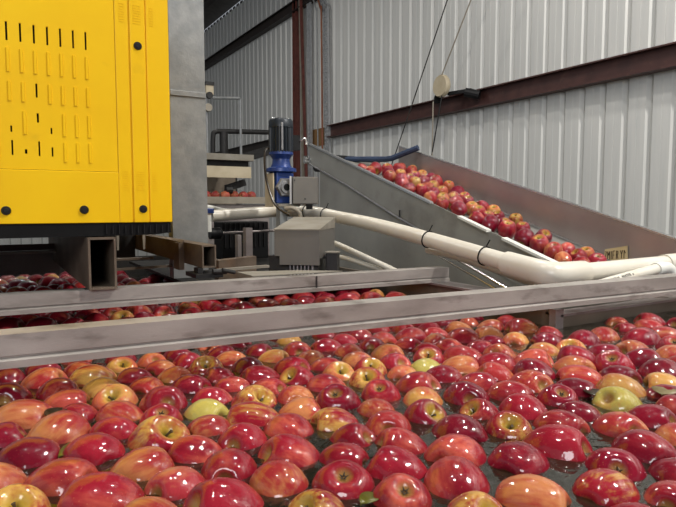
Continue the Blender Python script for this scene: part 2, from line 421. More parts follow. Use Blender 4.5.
b = MB(); b.box(XL+.02,XR-.02,YF+.12,YF+.13,ZB+.02,ZT-.02); b.build('slot_shade', 'black', t)  # black sheet added behind the slots, standing in for the bin's inner shade
# black base rim with comb ribs
b = MB(); b.prism([(XL,.238),(.30,.240),(.37,.2415),(XR-.004,.246),(XR-.004,.2715),(XL,.2715)], 'y', YF+.004, 2.61); base = b.build('base_rim', 'black', t)
b = MB()
for k in range(11): x = .245+.0148*k; b.box(x,x+.0022,YF-.001,YF+.005,.2445,.268-.004*(k%2))
b.build('comb_rib', 'blackpl', base)
for x, z in ((.035,.302),(.197,.3035),(.333,.305),(.3295,.700),(-.125,.3005),(-.4,.30)):
    b = MB(); b.lathe([(.001,-.004),(.0085,-.004),(.0098,-.002),(.0102,0.001)], (x,YF-.001,z), 20, 'y'); b.lathe([(.001,-.0052),(.005,-.0052),(.006,-.004)], (x,YF-.001,z), 14, 'y')
    b.build('rubber_plug', 'blackpl', t, True)

# hollow tubes the bin sits on
def rhs(p, w, h, y1, label, wt=.005):
    """open rectangular tube along Y from y=p[1] to y1; p is the lower left front corner"""
    t = thing('steel_tube', label, 'steel tube', p)
    x, y, z = p; b = MB()
    O = [(x,z),(x+w,z),(x+w,z+h),(x,z+h)]; I = [(x+wt,z+wt),(x+w-wt,z+wt),(x+w-wt,z+h-wt),(x+wt,z+h-wt)]
    R = []
    for yy in (y, y1): R.append(([b.bm.verts.new((a,yy,c)) for a,c in O],[b.bm.verts.new((a,yy,c)) for a,c in I]))
    for k in range(4):
        n = (k+1)%4
        b.bm.faces.new((R[0][0][k],R[0][0][n],R[0][1][n],R[0][1][k])); b.bm.faces.new((R[1][0][k],R[1][0][n],R[1][1][n],R[1][1][k]))
        b.bm.faces.new((R[0][0][k],R[0][0][n],R[1][0][n],R[1][0][k])); b.bm.faces.new((R[0][1][k],R[0][1][n],R[1][1][n],R[1][1][k]))
    b.build('tube_wall', 'rust', t)
    return t
t = rhs((.200,1.50,.1125), .063, .125, 2.58, 'tall open-ended steel tube under the bin, resting on the rear crossbeam')
b = MB(); b.box(.194,.269,1.525,1.56,.1115,.1125); b.build('shim', 'dark', t)
t = rhs((.513,1.62,.139), .040, .064, 2.58, 'smaller open-ended steel tube beside the galvanised post', .004)
b = MB(); b.box(.497,.513,1.80,1.86,.118,.200); b.bar((.505,1.83,.200),(.515,1.83,.206),.05,.006); b.build('welded_bracket', 'rust', t)
b = MB(); b.box(.488,.566,1.60,1.70,.1125,.124); b.box(.50,.515,1.62,1.66,.124,.139); b.tube([(.535,1.598,.130),(.575,1.598,.1285)], .008, 10); b.tube([(.56,1.59,.134),(.60,1.60,.124)], .006, 10)
b.build('clamp_fitting', 'dark', t)

# supports seen under the bin
t = thing('support_frame', 'rusty steel support frame in the dark under the bin', 'frame', (.1,2.3,.1))
b = MB(); b.box(-1.0,.203,2.28,2.33,.150,.158); b.build('cross_bar', 'lid', t)
b = MB(); b.box(-1.0,.21,2.335,2.345,.158,.180); b.build('cross_angle', 'brown', t)
b = MB(); b.box(-1.0,.222,2.40,2.41,.068,.150); b.build('splash_plate', 'grey', t)
b = MB(); b.box(.222,.232,2.1,2.46,.105,.2395); b.box(.232,.30,2.44,2.455,.105,.2395); b.build('gusset_plate', 'rust', t)
for x in (.384,.474):
    b = MB(); b.prism([(x,.240),(x+.013,.240),(x+.009,.158),(x+.003,.158)], 'y', 2.19, 2.20); b.build('hanger_tab', 'beige', t)
b = MB(); b.bar((.270,2.2,.125),(.512,2.2,.125),.03,.007); b.build('cross_bar', 'rust', t)
b = MB(); b.bar((.270,2.15,.092),(.60,2.19,.094),.025,.007); b.build('cross_bar', 'rust', t)
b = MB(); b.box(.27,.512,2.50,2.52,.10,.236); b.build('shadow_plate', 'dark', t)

# galvanised post
t = thing('steel_post', 'wide galvanised steel post standing just right of the yellow bin', 'post', (.64,2.15,.0505))
b = MB(); b.prism([(.574,2.15),(.704,2.15),(.704,2.21),(.698,2.21),(.698,2.156),(.580,2.156),(.580,2.21),(.574,2.21)], 'z', .0505, .708); b.build('lower_channel', 'galv', t)
b = MB(); b.prism([(.574,2.150),(.702,2.150),(.702,2.21),(.696,2.21),(.696,2.156),(.580,2.156),(.580,2.21),(.574,2.21)], 'z', .722, 1.9); b.build('upper_channel', 'galv', t)
b = MB(); b.box(.573,.7045,2.145,2.152,.706,.726); b.box(.6995,.7045,2.152,2.2,.706,.726); b.build('joint_band', 'galv', t, bevel=.002)

# ---------------------------------------------------------------- inclined conveyor
t = thing('inclined_conveyor', 'sloping steel conveyor with high side plates carrying apples up', 'conveyor', (1.9,2.2,FZ))
XN, XF = 1.72, 2.15
def zn(y): return .102+.3137*(y-1.366)
def zf(y): return .190+.2850*(y-1.231)
def zb(y): return .118+.305*(y-1.544)
b = MB(); b.prism([(1.10,zn(1.10)),(3.285,zn(3.285)),(3.235,zn(3.235)-.125),(1.10,zn(1.10)-.16)], 'x', XN-.004, XN); sp = b.build('near_side_plate', 'plate', t)
b = MB(); b.prism([(1.10,zn(1.10)-.12),(3.135,zn(3.135)-.122),(3.135,-.25),(1.10,-.45)], 'x', XN+.001, XN+.006); b.build('lower_side_panel', 'plate', t)
b = MB(); b.prism([(1.02,zf(1.02)),(2.93,zf(2.93)),(2.93,zf(2.93)-.20),(1.02,-.3)], 'x', XF, XF+.004); b.build('far_side_plate', 'polished', t)
b = MB(); b.prism([(1.02,zf(1.02)),(2.93,zf(2.93)),(2.93,zf(2.93)+.007),(1.02,zf(1.02)+.007)], 'x', XF-.003, XF+.02); b.build('top_edge', 'bright', t)
b = MB(); b.prism([(.95,zb(.95)),(3.22,zb(3.22)),(3.22,zb(3.22)-.012),(.95,zb(.95)-.012)], 'x', XN+.008, XF-.012); b.build('belt', 'belt', t)
b = MB(); b.prism([(1.02,zb(1.02)+.010),(3.05,zb(3.05)+.010),(3.05,zb(3.05)-.01),(1.02,zb(1.02)-.01)], 'x', XF-.010, XF-.001); b.build('guide_strip', 'bright', t)
# white edge strips on the near plate
def strip(y0, y1, m, w=.022, dz=0):
    b = MB(); b.prism([(y0,zn(y0)-.004+dz),(y1,zn(y1)-.004+dz),(y1,zn(y1)+.006+dz),(y0,zn(y0)+.006+dz)], 'x', XN-w, XN+.004); return b.build('edge_strip', m, t)
strip(2.085, 3.287, 'bright', .014); strip(1.725, 1.895, 'white'); strip(1.352, 1.640, 'white', .026)
b = MB(); b.tube([(XN-.010,3.30,.590),(XN-.012,2.80,.428),(XN-.012,2.36,.270),(XN-.012,2.10,.185)], .0055, 8); b.build('guide_rod', 'alu', t, True)
b = MB(); b.tube([(XN-.012,2.315,.262),(XN-.012,2.315,.295)], .004, 8); b.build('rod_clip', 'dark', t)
b = MB(); b.lathe([(.002,-.012),(.02,-.012),(.02,.012),(.002,.012)], (XN-.015,3.285,.605), 14, 'x'); b.lathe([(.002,-.03),(.011,-.03),(.011,.0)], (XN-.015,3.25,.585), 12, 'x'); b.build('tension_bolt', 'bright', t, True)
b = MB(); b.tube([(XN+.01,3.20,zb(3.2)-.055),(XF-.01,3.20,zb(3.2)-.055)], .045, 20); b.build('head_roller', 'dark', t, True)
b = MB()
b.tube([(1.76,3.24,.628),(1.90,3.11,.600),(2.03,2.89,.590),(2.05,2.86,.594),(2.135,2.72,.648)], .017, 10); b.build('end_bar', 'slate', t, True)
b = MB(); b.bar((1.80,3.14,.60),(2.10,3.06,.585),.02,.05); b.build('end_scraper', 'blackpl', t)
for x in (1.76, 2.11):
    for y in (1.55, 2.95):
        b = MB(); b.box(x-.02,x+.02,y-.02,y+.02,FZ,zb(y)-.02); b.build('leg', 'galv', t)
# stay rods below the pipe
b = MB(); b.tube([(1.45,1.76,.141),(1.45,1.36,.018)], .0045, 8); b.build('stay_rod', 'bright', t, True)
b = MB(); b.tube([(1.452,1.70,.148),(1.452,1.335,.030)], .0045, 8); b.build('stay_rod', 'bright', t, True)
# stencilled tag board leaning on the far plate
t = thing('tag_board', 'small tan tag board with dark stencilled letters on the conveyor plate', 'sign', (2.13,1.46,.09))
b = MB()
Q = [(1.512,.090),(1.411,.103),(1.415,.159),(1.508,.140)]
b.prism(Q, 'x', 2.136, 2.144); b.build('board', 'wood', t)
tx = 0
def letters(strokes, m, parent, name):
    b = MB()
    for (x0,z0,x1,z1) in strokes: b.bar((2.1352,1.505-x0*.0155,.0985+z0*.032+x0*.0022),(2.1352,1.505-x1*.0155,.0985+z1*.032+x1*.0022),.0026,.0012,(1,0,0))
    return b.build(name, m, parent)
letters([(.0,.1,.35,1),(.35,1,.0,1),(.7,0,.7,1),(.7,1,1.0,.5),(1.0,.5,1.3,1),(1.3,1,1.3,0),(1.75,0,1.75,1),(2.2,0,2.2,1),(2.2,1,2.75,1),(2.2,.5,2.6,.5),(3.2,.0,3.2,1),(3.2,1,3.6,.9),(3.6,.9,3.6,.55),(3.6,.55,3.2,.5),(3.4,.5,3.7,0),(4.3,1,4.6,.5),(4.9,1,4.6,.5),(4.6,.5,4.6,0),(5.3,0,5.3,1),(5.3,1,5.7,.6)], 'ink', t, 'stencil_lettering')
# hoist cables
b = MB(); b.tube([(2.16,3.02,.56),(2.2,2.55,1.455),(2.28,1.6,3.3)], .0035, 6); tag(b.build('hoist_cable', 'dark', smooth=True), 'thin black cable rising from conveyor top past the brown girt', 'cable')

# ---------------------------------------------------------------- pipes
t = thing('pvc_pipe', 'thick cream PVC pipe sloping along the conveyor and turning right', 'pipe', (1.3,1.8,.23))
main = smooth_path([(.86,2.58,.270),(1.10,2.60,.284),(1.21,2.56,.290),(1.285,2.40,.286),(1.30,2.2,.266),(1.30,1.9,.238),(1.30,1.5,.186),(1.30,1.20,.143)], 8)
b = MB(); b.tube(main, .0265, 20); b.build('straight_pipe', 'pvc', t, True)
el = [(1.30,1.235,.147),(1.30,1.14,.135),(1.310,1.096,.129),(1.34,1.083,.126),(1.44,1.082,.125)]
b = MB(); b.tube(smooth_path(el,6), .0345, 20); b.build('elbow', 'pvc', t, True)
b = MB(); b.tube([(1.40,1.082,.125),(1.70,1.082,.129),(2.5,1.082,.138)], .0265, 20); b.build('straight_pipe', 'pvc', t, True)
b = MB(); b.tube([(1.83,1.082,.1305),(1.99,1.082,.1325)], .031, 20); b.build('coupling', 'pvc', t, True)
def tie(y, x=1.30):
    i = min(range(len(main)), key=lambda k: abs(main[k].y-y)); p = main[i]; d = (main[i+1]-main[i-1]).normalized()
    a = d.cross(Vector((0,0,1))).normalized(); w = d.cross(a)
    ring = [p+(a*math.cos(k*PI/12)+w*math.sin(k*PI/12))*.0285 for k in range(25)]
    b = MB(); b.tube(ring, .0022, 6, False); b.tube([p-w*.028, p-w*.028+Vector((.004,-.012,.022))], .0018, 6); return b.build('cable_tie', 'black', t)
tie(2.31); tie(1.62); tie(1.335); tie(2.44)
t = thing('drain_pipe', 'thinner cream pipe running just beneath the thick pipe', 'pipe', (1.36,1.5,.1))
b = MB(); b.tube(smooth_path([(1.352,1.66,.158),(1.36,1.52,.145),(1.36,1.32,.116),(1.36,1.10,.074)]), .015, 16); b.build('straight_pipe', 'pvc', t, True)
t = thing('return_pipe', 'cream pipe sloping down beside the grey cover box', 'pipe', (1.35,2.1,.1))
b = MB(); b.tube([(1.345,2.40,.158),(1.35,2.28,.140),(1.35,1.94,.078),(1.35,1.76,.044)], .0125, 14); b.build('straight_pipe', 'pvc', t, True)
t = thing('waste_pipe', 'lowest pale pipe between the cover box and rear crossbeam', 'pipe', (1.3,2.1,.09))
b = MB(); b.tube([(1.30,2.3,.098),(1.345,2.20,.086),(1.36,1.98,.058),(1.37,1.78,.032)], .010, 14); b.build('straight_pipe', 'pvc', t, True)
t = thing('printed_pipe', 'short printed cream pipe lying behind the front crossbeam at right', 'pipe', (1.6,1.03,.11))
a_, b_ = Vector((1.42,1.030,.092)), Vector((1.72,1.03,.1275))
b = MB(); b.tube([a_, b_], .0165, 18); b.build('straight_pipe', 'pvc', t, True)
b = MB(); b.tube(smooth_path([(1.70,1.03,.125),(1.745,1.03,.127),(1.768,1.026,.115),(1.772,1.022,.075)],5), .0200, 18); b.build('elbow', 'white', t, True)
def print_text(body, p, q, size, m, parent):
    cu = bpy.data.curves.new('print', 'FONT'); cu.body = body; cu.size = size; cu.extrude = .0003
    to = bpy.data.objects.new('print', cu); COL.objects.link(to)
    dg = bpy.context.evaluated_depsgraph_get(); me = bpy.data.meshes.new_from_object(to.evaluated_get(dg)); bpy.data.objects.remove(to)
    d = (q-p).normalized(); n = Vector((-d.z*.0, -.88, .47)); n = (n-d*n.dot(d)).normalized(); u = n.cross(d)
    X = Matrix.Translation(p+n*.0166) @ Matrix((d,u,n)).transposed().to_4x4()
    me.transform(X); me.materials.append(M[m])
    o = bpy.data.objects.new('printed_text', me); COL.objects.link(o); o.parent = parent; o.matrix_parent_inverse = Matrix.Translation(parent.location).inverted()
print_text('IMOUA   WATER  n', a_+(b_-a_)*.18, b_, .012, 'print', t)

# ---------------------------------------------------------------- gear motor and the boxes near it
t = thing('gear_motor', 'upright dark motor on bright blue gearbox beside the conveyor top', 'motor', (1.115,2.385,.31))
mx, my = 1.118, 2.39
b = MB(); fin = lambda th, z: 1.08+(.09 if int(th/(2*PI)*48+.5) % 2 == 0 else -.03)
b.lathe([(.046,.548),(.046,.553),(.046,.655),(.045,.66)], (mx,my,0), 96, fn=fin); b.build('finned_motor_body', 'motor', t)
b = MB(); b.lathe([(.001,.694),(.032,.694),(.048,.690),(.053,.682),(.054,.655),(.052,.652)], (mx,my,0), 32); fc = b.build('fan_cover', 'motor', t, True)
b = MB()
for k in range(4): a = .4+k*PI/2; b.lathe([(.004,0),(.004,.006),(.001,.008)], (mx+.044*math.cos(a),my+.044*math.sin(a),.688), 8)
b.build('bolt', 'bright', fc)
b = MB(); b.box(mx-.022,mx-.014,my-.053,my-.046,.555,.672); b.build('rating_strip', 'alu', t)
b = MB(); b.lathe([(.052,.550),(.054,.538),(.046,.532),(.038,.518),(.040,.500),(.046,.484),(.066,.478),(.067,.464),(.05,.460)], (mx,my,0), 28); b.build('blue_adaptor', 'blue', t, True)
b = MB(); b.box(mx-.043,mx+.04,my-.045,my+.05,.325,.460); gb = b.build('gear_block', 'blue', t, bevel=.006)
b = MB(); b.lathe([(.018,-.012),(.040,-.012),(.045,-.004),(.045,.004)], (mx-.004,my-.047,.395), 6, 'y'); b.lathe([(.017,-.018),(.026,-.018),(.028,-.01)], (mx-.004,my-.047,.395), 20, 'y'); b.build('output_flange', 'alu', gb)
b = MB(); b.lathe([(.001,-.006),(.015,-.006),(.015,.0)], (mx-.004,my-.060,.395), 16, 'y'); b.build('shaft_hole', 'black', gb)
b = MB(); b.box(mx+.05,mx+.085,my-.02,my+.03,.56,.625);  b.build('terminal_box', 'blackpl', t)
b = MB(); b.tube(smooth_path([(mx+.085,my-.02,.60),(mx+.100,my-.03,.612),(mx+.108,my-.03,.60),(mx+.11,my-.03,.585)]), .006, 8); b.build('cable_gland', 'bright', t, True)
b = MB(); b.box(mx-.056,mx-.050,my-.035,my+.05,.31,.455); b.build('mount_plate', 'cream', t)
t = thing('drive_post', 'pale steel post holding the blue gearbox above the deck', 'post', (1.10,2.33,.0505))
b = MB(); b.box(1.083,1.118,2.33,2.37,.0505,.322); b.build('upright', 'galv', t)
b = MB(); b.tube(smooth_path([(1.105,2.325,.302),(1.13,2.30,.305),(1.155,2.29,.285),(1.16,2.29,.262)]), .010, 10); b.build('hose_stub', 'beige', t, True)
b = MB(); b.box(1.075,1.175,2.325,2.335,.312,.322); b.build('bracket', 'lid', t)
# drive guard
t = thing('drive_guard', 'square grey guard plate just right of the blue gearbox', 'guard', (1.18,2.29,.38))
R = Matrix.Translation((1.182,2.285,0)) @ Matrix.Rotation(-math.radians(33), 4, 'Z')
b = MB(); b.box(-.055,.055,-.004,.05,.322,.440); b.build('guard_plate', 'grey', t, bevel=.004, xf=R)
b = MB(); b.box(-.066,-.058,-.01,.06,.322,.442); b.build('edge_flange', 'alu', t, xf=R)
b = MB(); b.lathe([(.001,-.003),(.0035,-.003),(.0035,0)], (.0,-.004,.345), 8, 'y'); b.lathe([(.001,-.003),(.003,-.003),(.003,0)], (-.045,-.004,.425), 8, 'y'); b.build('screw', 'dark', t, xf=R)
b = MB(); b.box(.005,.03,-.02,.02,.300,.322); b.build('foot', 'black', t, xf=R)
# cover box
t = thing('cover_box', 'grey sheet metal cover box with sloping dusty lid behind rear crossbeam', 'box', (.93,1.9,.0505))
R = Matrix.Translation((.905,1.812,0)) @ Matrix.Rotation(-math.radians(41), 4, 'Z')
Lb = .27
b = MB(); b.prism([(-.080,.142),(-.062,.142),(-.062,.112),(.078,.112),(.078,.231),(-.080,.231)], 'y', 0, .004)
b.box(.074,.078,.004,Lb,.135,.231); b.box(-.08,-.076,.004,Lb,.142,.231); b.prism([(-.08,.142),(.078,.142),(.078,.231),(-.08,.231)], 'y', Lb, Lb+.004)
b.build('body', 'grey', t, xf=R)
b = MB(); b.prism([(-.004,.231),(-.004,.235),(Lb+.004,.272),(Lb+.004,.231)], 'x', -.082, .080); b.build('lid', 'lid', t, xf=R)
b = MB(); b.box(-.068,.066,.03,Lb-.02,.052,.20); b.build('inner_pump', 'dark', t, xf=R)
b = MB()
for k in range(7): x = -.03+.013*k; b.box(x,x+.004,.012,.03,.052,.118)
b.build('cooling_fin', 'alu', t, xf=R)
b = MB(); b.lathe([(.001,0),(.016,0),(.018,.01),(.018,.03)], (-.088,.04,.125), 16, 'y'); b.box(-.11,-.068,.03,.09,.052,.140); b.build('pump_foot', 'dark', t, xf=R)
b = MB(); b.box(.088,.128,.06,.11,.052,.150); b.box(.078,.09,.07,.10,.13,.14); b.build('side_terminal', 'dark', t, bevel=.003, xf=R)
b = MB(); b.box(.086,.130,.058,.112,.150,.154); b.build('terminal_lid', 'lid', t, xf=R)
# low channel left of the drive
t = thing('channel_block', 'low grey steel channel lying on the deck near the small tube', 'channel', (.72,1.9,.0505))
b = MB(); b.prism([(.655,.0505),(.79,.0505),(.79,.141),(.655,.132)], 'y', 1.895, 1.935); b.build('channel', 'rust', t)
b = MB(); b.bar((.62,1.80,.111),(.80,1.82,.113),.02,.008); b.build('toe_bar', 'lid', t)
for x, y, m_ in ((.70,2.02,'blue'),(.745,2.06,'blue')):
    b = MB(); b.lathe([(.002,0),(.014,0),(.016,.006),(.016,.024),(.010,.03),(.008,.045)], (x,y,.0505), 14); tag(b.build('valve_knob', m_, smooth=True), 'small blue valve knob on the deck, '+('left' if x < .72 else 'right')+' of the pair', 'valve', 'blue valve knobs behind the channel')
b = MB(); b.box(.795,.82,2.00,2.03,.0505,.235); tag(b.build('steel_bracket', 'steel'), 'taller upright steel bracket left of the grey cover box', 'bracket')
b = MB(); b.box(.84,.855,2.20,2.23,.0505,.20); tag(b.build('steel_bracket', 'steel'), 'short dark upright bracket beside the black tank', 'bracket')
# black tank behind
t = thing('black_tank', 'black ribbed tank below the white pipe, left of the motor', 'tank', (1.12,2.9,.0505))
b = MB(); b.box(.99,1.235,2.80,2.93,.0505,.236); b.build('body', 'black', t, bevel=.004)
b = MB()
for k in range(9): x = 1.0+.026*k; b.box(x,x+.006,2.793,2.80,.11,.23)
b.build('rib', 'blackpl', t)
b = MB(); b.tube([(.90,2.62,.190),(1.235,2.66,.196)], .006, 10); tag(b.build('slide_rod', 'steel', smooth=True), 'thin horizontal steel rod crossing in front of the black tank', 'rod')
b = MB(); b.lathe([(.002,-.03),(.026,-.03),(.026,.02),(.015,.03),(.002,.03)], (.895,2.62,.190), 16, 'x'); tag(b.build('pipe_flange', 'blackpl', smooth=True), 'black round flange at left end of the steel rod', 'flange')
# white hose and valve
t = thing('white_hose', 'thin white hose curving above the cream pipe beside the post', 'hose', (1.0,2.65,.3))
b = MB(); b.tube(smooth_path([(.84,2.62,.312),(.90,2.66,.306),(.98,2.70,.292),(1.10,2.72,.298),(1.22,2.70,.30)]), .010, 12); b.build('hose', 'white', t, True)
t = thing('ball_valve', 'blue handled ball valve on white fitting beside the galvanised post', 'valve', (.84,2.56,.28))
b = MB(); b.tube([(.835,2.56,.20),(.835,2.56,.275)], .019, 14); b.build('valve_body', 'white', t, True)
b = MB(); b.box(.81,.862,2.54,2.58,.282,.304); b.build('valve_handle', 'blue', t, bevel=.003)
b = MB(); b.tube(smooth_path([(1.075,2.40,.565),(1.045,2.39,.555),(1.035,2.38,.50),(1.040,2.37,.42),(1.06,2.33,.32),(1.105,2.28,.275)]), .005, 8); tag(b.build('power_cable', 'leafdark', smooth=True), 'thin dark cable hanging left of the blue gearbox', 'cable')

# ---------------------------------------------------------------- machinery farther back
t = thing('grading_machine', 'distant beige grading machine seen between post and blue motor', 'machine', (1.6,4.4,FZ))
b = MB(); b.box(1.30,1.74,4.2,4.9,.655,.700); b.build('top_cover', 'lid', t)
b = MB(); b.box(1.30,1.725,4.22,4.24,.527,.610); b.build('front_panel', 'cream', t)
b = MB(); b.box(1.30,1.72,4.26,4.30,.60,.66); b.build('dark_gap', 'dark', t)
b = MB(); b.box(1.30,1.86,4.18,4.22,.335,.385); b.build('tray_front', 'beige', t)
b = MB(); b.box(1.30,1.86,4.22,4.60,.355,.365); b.build('tray_floor', 'beige', t)
b = MB(); b.box(1.30,1.86,4.88,4.90,.30,.66); b.build('rear_panel', 'tankwall', t)
for x in (1.32,1.72):
    b = MB(); b.box(x,x+.03,4.5,4.54,FZ,.655); b.build('leg', 'galv', t)
b = MB(); b.bar((1.56,4.32,.45),(1.72,4.34,.50),.03,.05); b.tube([(1.55,4.3,.44),(1.60,4.3,.44)], .03, 10); b.build('brush_roller', 'dark', t)
b = MB(); b.box(1.30,1.86,4.2,4.6,-.3,.33); b.build('base_cabinet', 'steel', t)
t = thing('guard_rail', 'dark round handrail in the distance left of the motor', 'rail', (2.3,6,FZ))
b = MB(); b.tube(smooth_path([(2.03,6.0,.70),(2.035,6.0,1.02),(2.06,6.0,1.085),(2.14,6.0,1.095),(2.45,6,1.11),(2.72,6,1.12)]), .026, 14); b.build('rail_tube', 'dark', t, True)
b = MB(); b.tube([(2.15,6.0,FZ),(2.15,6.0,1.09)], .045, 12); b.tube([(2.035,6,FZ),(2.035,6,.72)], .03, 12); b.build('rail_post', 'dark', t, True)
b = MB(); b.bar((2.3,6.3,.80),(2.95,6.3,1.0),.03,.10); b.build('rail_brace', 'dark', t)
t = thing('pipe_stand', 'thin grey square pipe stand standing above the grading machine', 'frame', (2.3,5.9,FZ))
b = MB(); b.tube([(2.0,5.9,1.41),(2.29,5.9,1.432),(2.30,5.9,1.42),(2.305,5.9,FZ)], .014, 8); b.build('frame_tube', 'galv', t)
t = thing('switch_box', 'small cream switch box with round dials high beside the post', 'switch box', (1.80,5.44,1.3))
b = MB(); b.box(1.775,1.845,5.40,5.46,1.345,1.43); b.build('box', 'cream', t)
b = MB(); b.box(1.77,1.85,5.39,5.47,1.43,1.46); b.build('lid', 'dark', t)
b = MB(); b.lathe([(.002,-.03),(.03,-.03),(.032,0)], (1.80,5.40,1.335), 16, 'y'); b.build('dial', 'dark', t, True)
b = MB(); b.lathe([(.002,-.03),(.035,-.03),(.038,0)], (1.79,5.41,1.225), 16, 'y'); b.build('gauge', 'beige', t, True)
b = MB(); b.tube([(1.79,5.44,1.36),(1.79,5.44,FZ)], .012, 8); b.build('stand_pipe', 'galv', t)

# ---------------------------------------------------------------- leaves
def leaf(x, y, z, l, w, az, m, label, tilt=.04):
    b = MB(); n = 8; top = []; rows_ = []
    for i in range(n+1):
        s = i/n; ww = w*math.sin(PI*min(.999,max(.001,s**.8)))/2
        rows_.append([(s*l-l/2, ww*k, .004*math.sin(PI*s)+.003*abs(k)) for k in (-1,0,1)])
    V = [[b.bm.verts.new(p) for p in r] for r in rows_]
    for A, B in zip(V, V[1:]):
        for k in range(2): b.bm.faces.new((A[k],A[k+1],B[k+1],B[k]))
    o = b.build('apple_leaf', m, None, True, xf=Matrix.Translation((x,y,z)) @ Matrix.Rotation(az,4,'Z') @ Matrix.Rotation(tilt,4,'Y'))
    so = o.modifiers.new('thick','SOLIDIFY'); so.thickness = .0008
    tag(o, label, 'leaf'); return o
leaf(.095,.800,.0005,.075,.04,.5,'leafgreen','green leaf floating between apples left of centre near the camera')
leaf(.335,.500,.0005,.032,.022,.2,'leafgreen','small green leaf at the bottom edge, photo centre')
leaf(.835,.600,.006,.05,.035,1.2,'leafdark','dark rotten leaf beside the yellow-green apple at right')
leaf(.925,.535,.012,.05,.04,.3,'leafpale','withered pale leaf floating by the right edge of the photo')
leaf(.075,.93,.010,.045,.03,.9,'leafdark','dark leaf stuck between two apples near the front crossbeam, left')

# ---------------------------------------------------------------- apples
PROF = [(0.0,.50),(.05,.51),(.12,.60),(.20,.72),(.30,.83),(.42,.90),(.56,.91),(.70,.83),(.82,.69),(.91,.50),(.97,.28),(1.0,.05),(.985,-.18),(.94,-.40),(.86,-.60),(.75,-.77),(.62,-.89),(.49,-.945),(.38,-.95),(.28,-.91),(.20,-.85),(.12,-.80),(.06,-.785),(0.0,-.78)]
def apple_mesh(name, seed, mats):
    rnd = random.Random(seed); bm = bmesh.new(); n = 30; rings = []
    a0, a1 = rnd.uniform(0,6), rnd.uniform(0,6); sk = rnd.uniform(-.06,.06); con = rnd.uniform(.02,.10)
    for r, z in PROF[1:-1]:
        ring = []
        for k in range(n):
            t = 2*PI*k/n; low = max(0,-z); hi = max(0,z)
            rr = r*(1+.030*low*math.cos(5*t+a0)+.018*math.cos(2*t+a1)+.015*hi*math.cos(3*t+a0))*(1-con*low)
            ring.append(bm.verts.new((rr*math.cos(t)+sk*z*.5, rr*math.sin(t), z*(1+.03*math.cos(t+a1)*min(1,r)))))
        rings.append(ring)
    for A, B in zip(rings, rings[1:]):
        for k in range(n): bm.faces.new((A[k],B[k],B[(k+1)%n],A[(k+1)%n]))
    for ring, z, flip in ((rings[0],.50,1),(rings[-1],-.78,0)):
        c = bm.verts.new((ring[0].co.x*0+sk*z*.5,0,z))
        for k in range(n): bm.faces.new((c,ring[k],ring[(k+1)%n]) if flip else (c,ring[(k+1)%n],ring[k]))
    bmesh.ops.recalc_face_normals(bm, faces=bm.faces)
    me = bpy.data.meshes.new(name); bm.to_mesh(me); bm.free(); me.materials.append(mats)
    for p in me.polygons: p.use_smooth = True
    return me
AMESH = {c: [apple_mesh('apple', i*7+ord(c), AM[c]) for i in range(4)] for c in AM}
b = MB(); b.tube(smooth_path([(0,0,.48),(.015,.01,.60),(.05,.02,.72),(.11,.03,.82)],4), [.04]*9+[.045,.05,.055,.065], 8)
_s = b.build('stem', 'stem', None, True); STEM = _s.data; bpy.data.objects.remove(_s)
b = MB()
for k in range(5):
    a = k*2*PI/5; c, s_ = math.cos(a), math.sin(a)
    P_ = [Vector((c*.03-s_*w,s_*.03+c*w,-.80)) for w in (-.05,.05)]+[Vector((c*.16,s_*.16,-.885))]+[Vector((c*.05,s_*.05,-.86))]
    V = [b.bm.verts.new(p) for p in P_]
    for f in ((0,1,2),(0,3,1),(0,2,3),(1,3,2)): b.bm.faces.new([V[i] for i in f])
_c = b.build('calyx', 'calyx'); CAL = _c.data; bpy.data.objects.remove(_c)
GR = dict(front='apples floating in the front of the flume', mid='apples between the two crossbeams', rear='apples under the yellow bin', belt='apples riding up the conveyor')
def put_apple(x, y, z, r, c, pose, label, group):
    rnd = random.Random(int(x*1e4)*31+int(y*1e4))
    h = Vector((-x,-y,0)).normalized(); left = Vector((h.y,-h.x,0))      # towards the camera; to its left
    up = Vector((0,0,1))
    if pose[0] == 's':
        a = rnd.uniform(0,2*PI); d = Vector((math.cos(a),math.sin(a),rnd.uniform(-.75,.25)))
        if d.dot(h) > .35: d = d-h*(d.dot(h)*1.6)
        if group == 'belt': d = Vector((rnd.uniform(-1,1),rnd.uniform(-1,1),rnd.uniform(-1,1)))
    elif pose == 'eu': d = -(up*.6+h*.75-left*.1)
    else:
        d = up*.85+h*.42+left*(rnd.uniform(-.2,.2)+(-.55 if 'l' in pose else .55 if 'r' in pose else 0))
        if pose[0] == 'e': d = -d
    d.normalize()
    q = up.rotation_difference(d) @ Quaternion(up, rnd.uniform(0,2*PI))
    o = bpy.data.objects.new('apple', rnd.choice(AMESH[c])); COL.objects.link(o)
    o.location = (x,y,z); o.rotation_mode = 'QUATERNION'; o.rotation_quaternion = q
    k = rnd.uniform(.98,1.08); o.scale = (r,r,r*k)
    tag(o, label, 'apple', GR.get(group, group))
    if pose[0] == 'u':
        s = bpy.data.objects.new('stem', STEM); COL.objects.link(s); s.parent = o
    if pose[0] == 'e':
        s = bpy.data.objects.new('calyx', CAL); COL.objects.link(s); s.parent = o
    return o
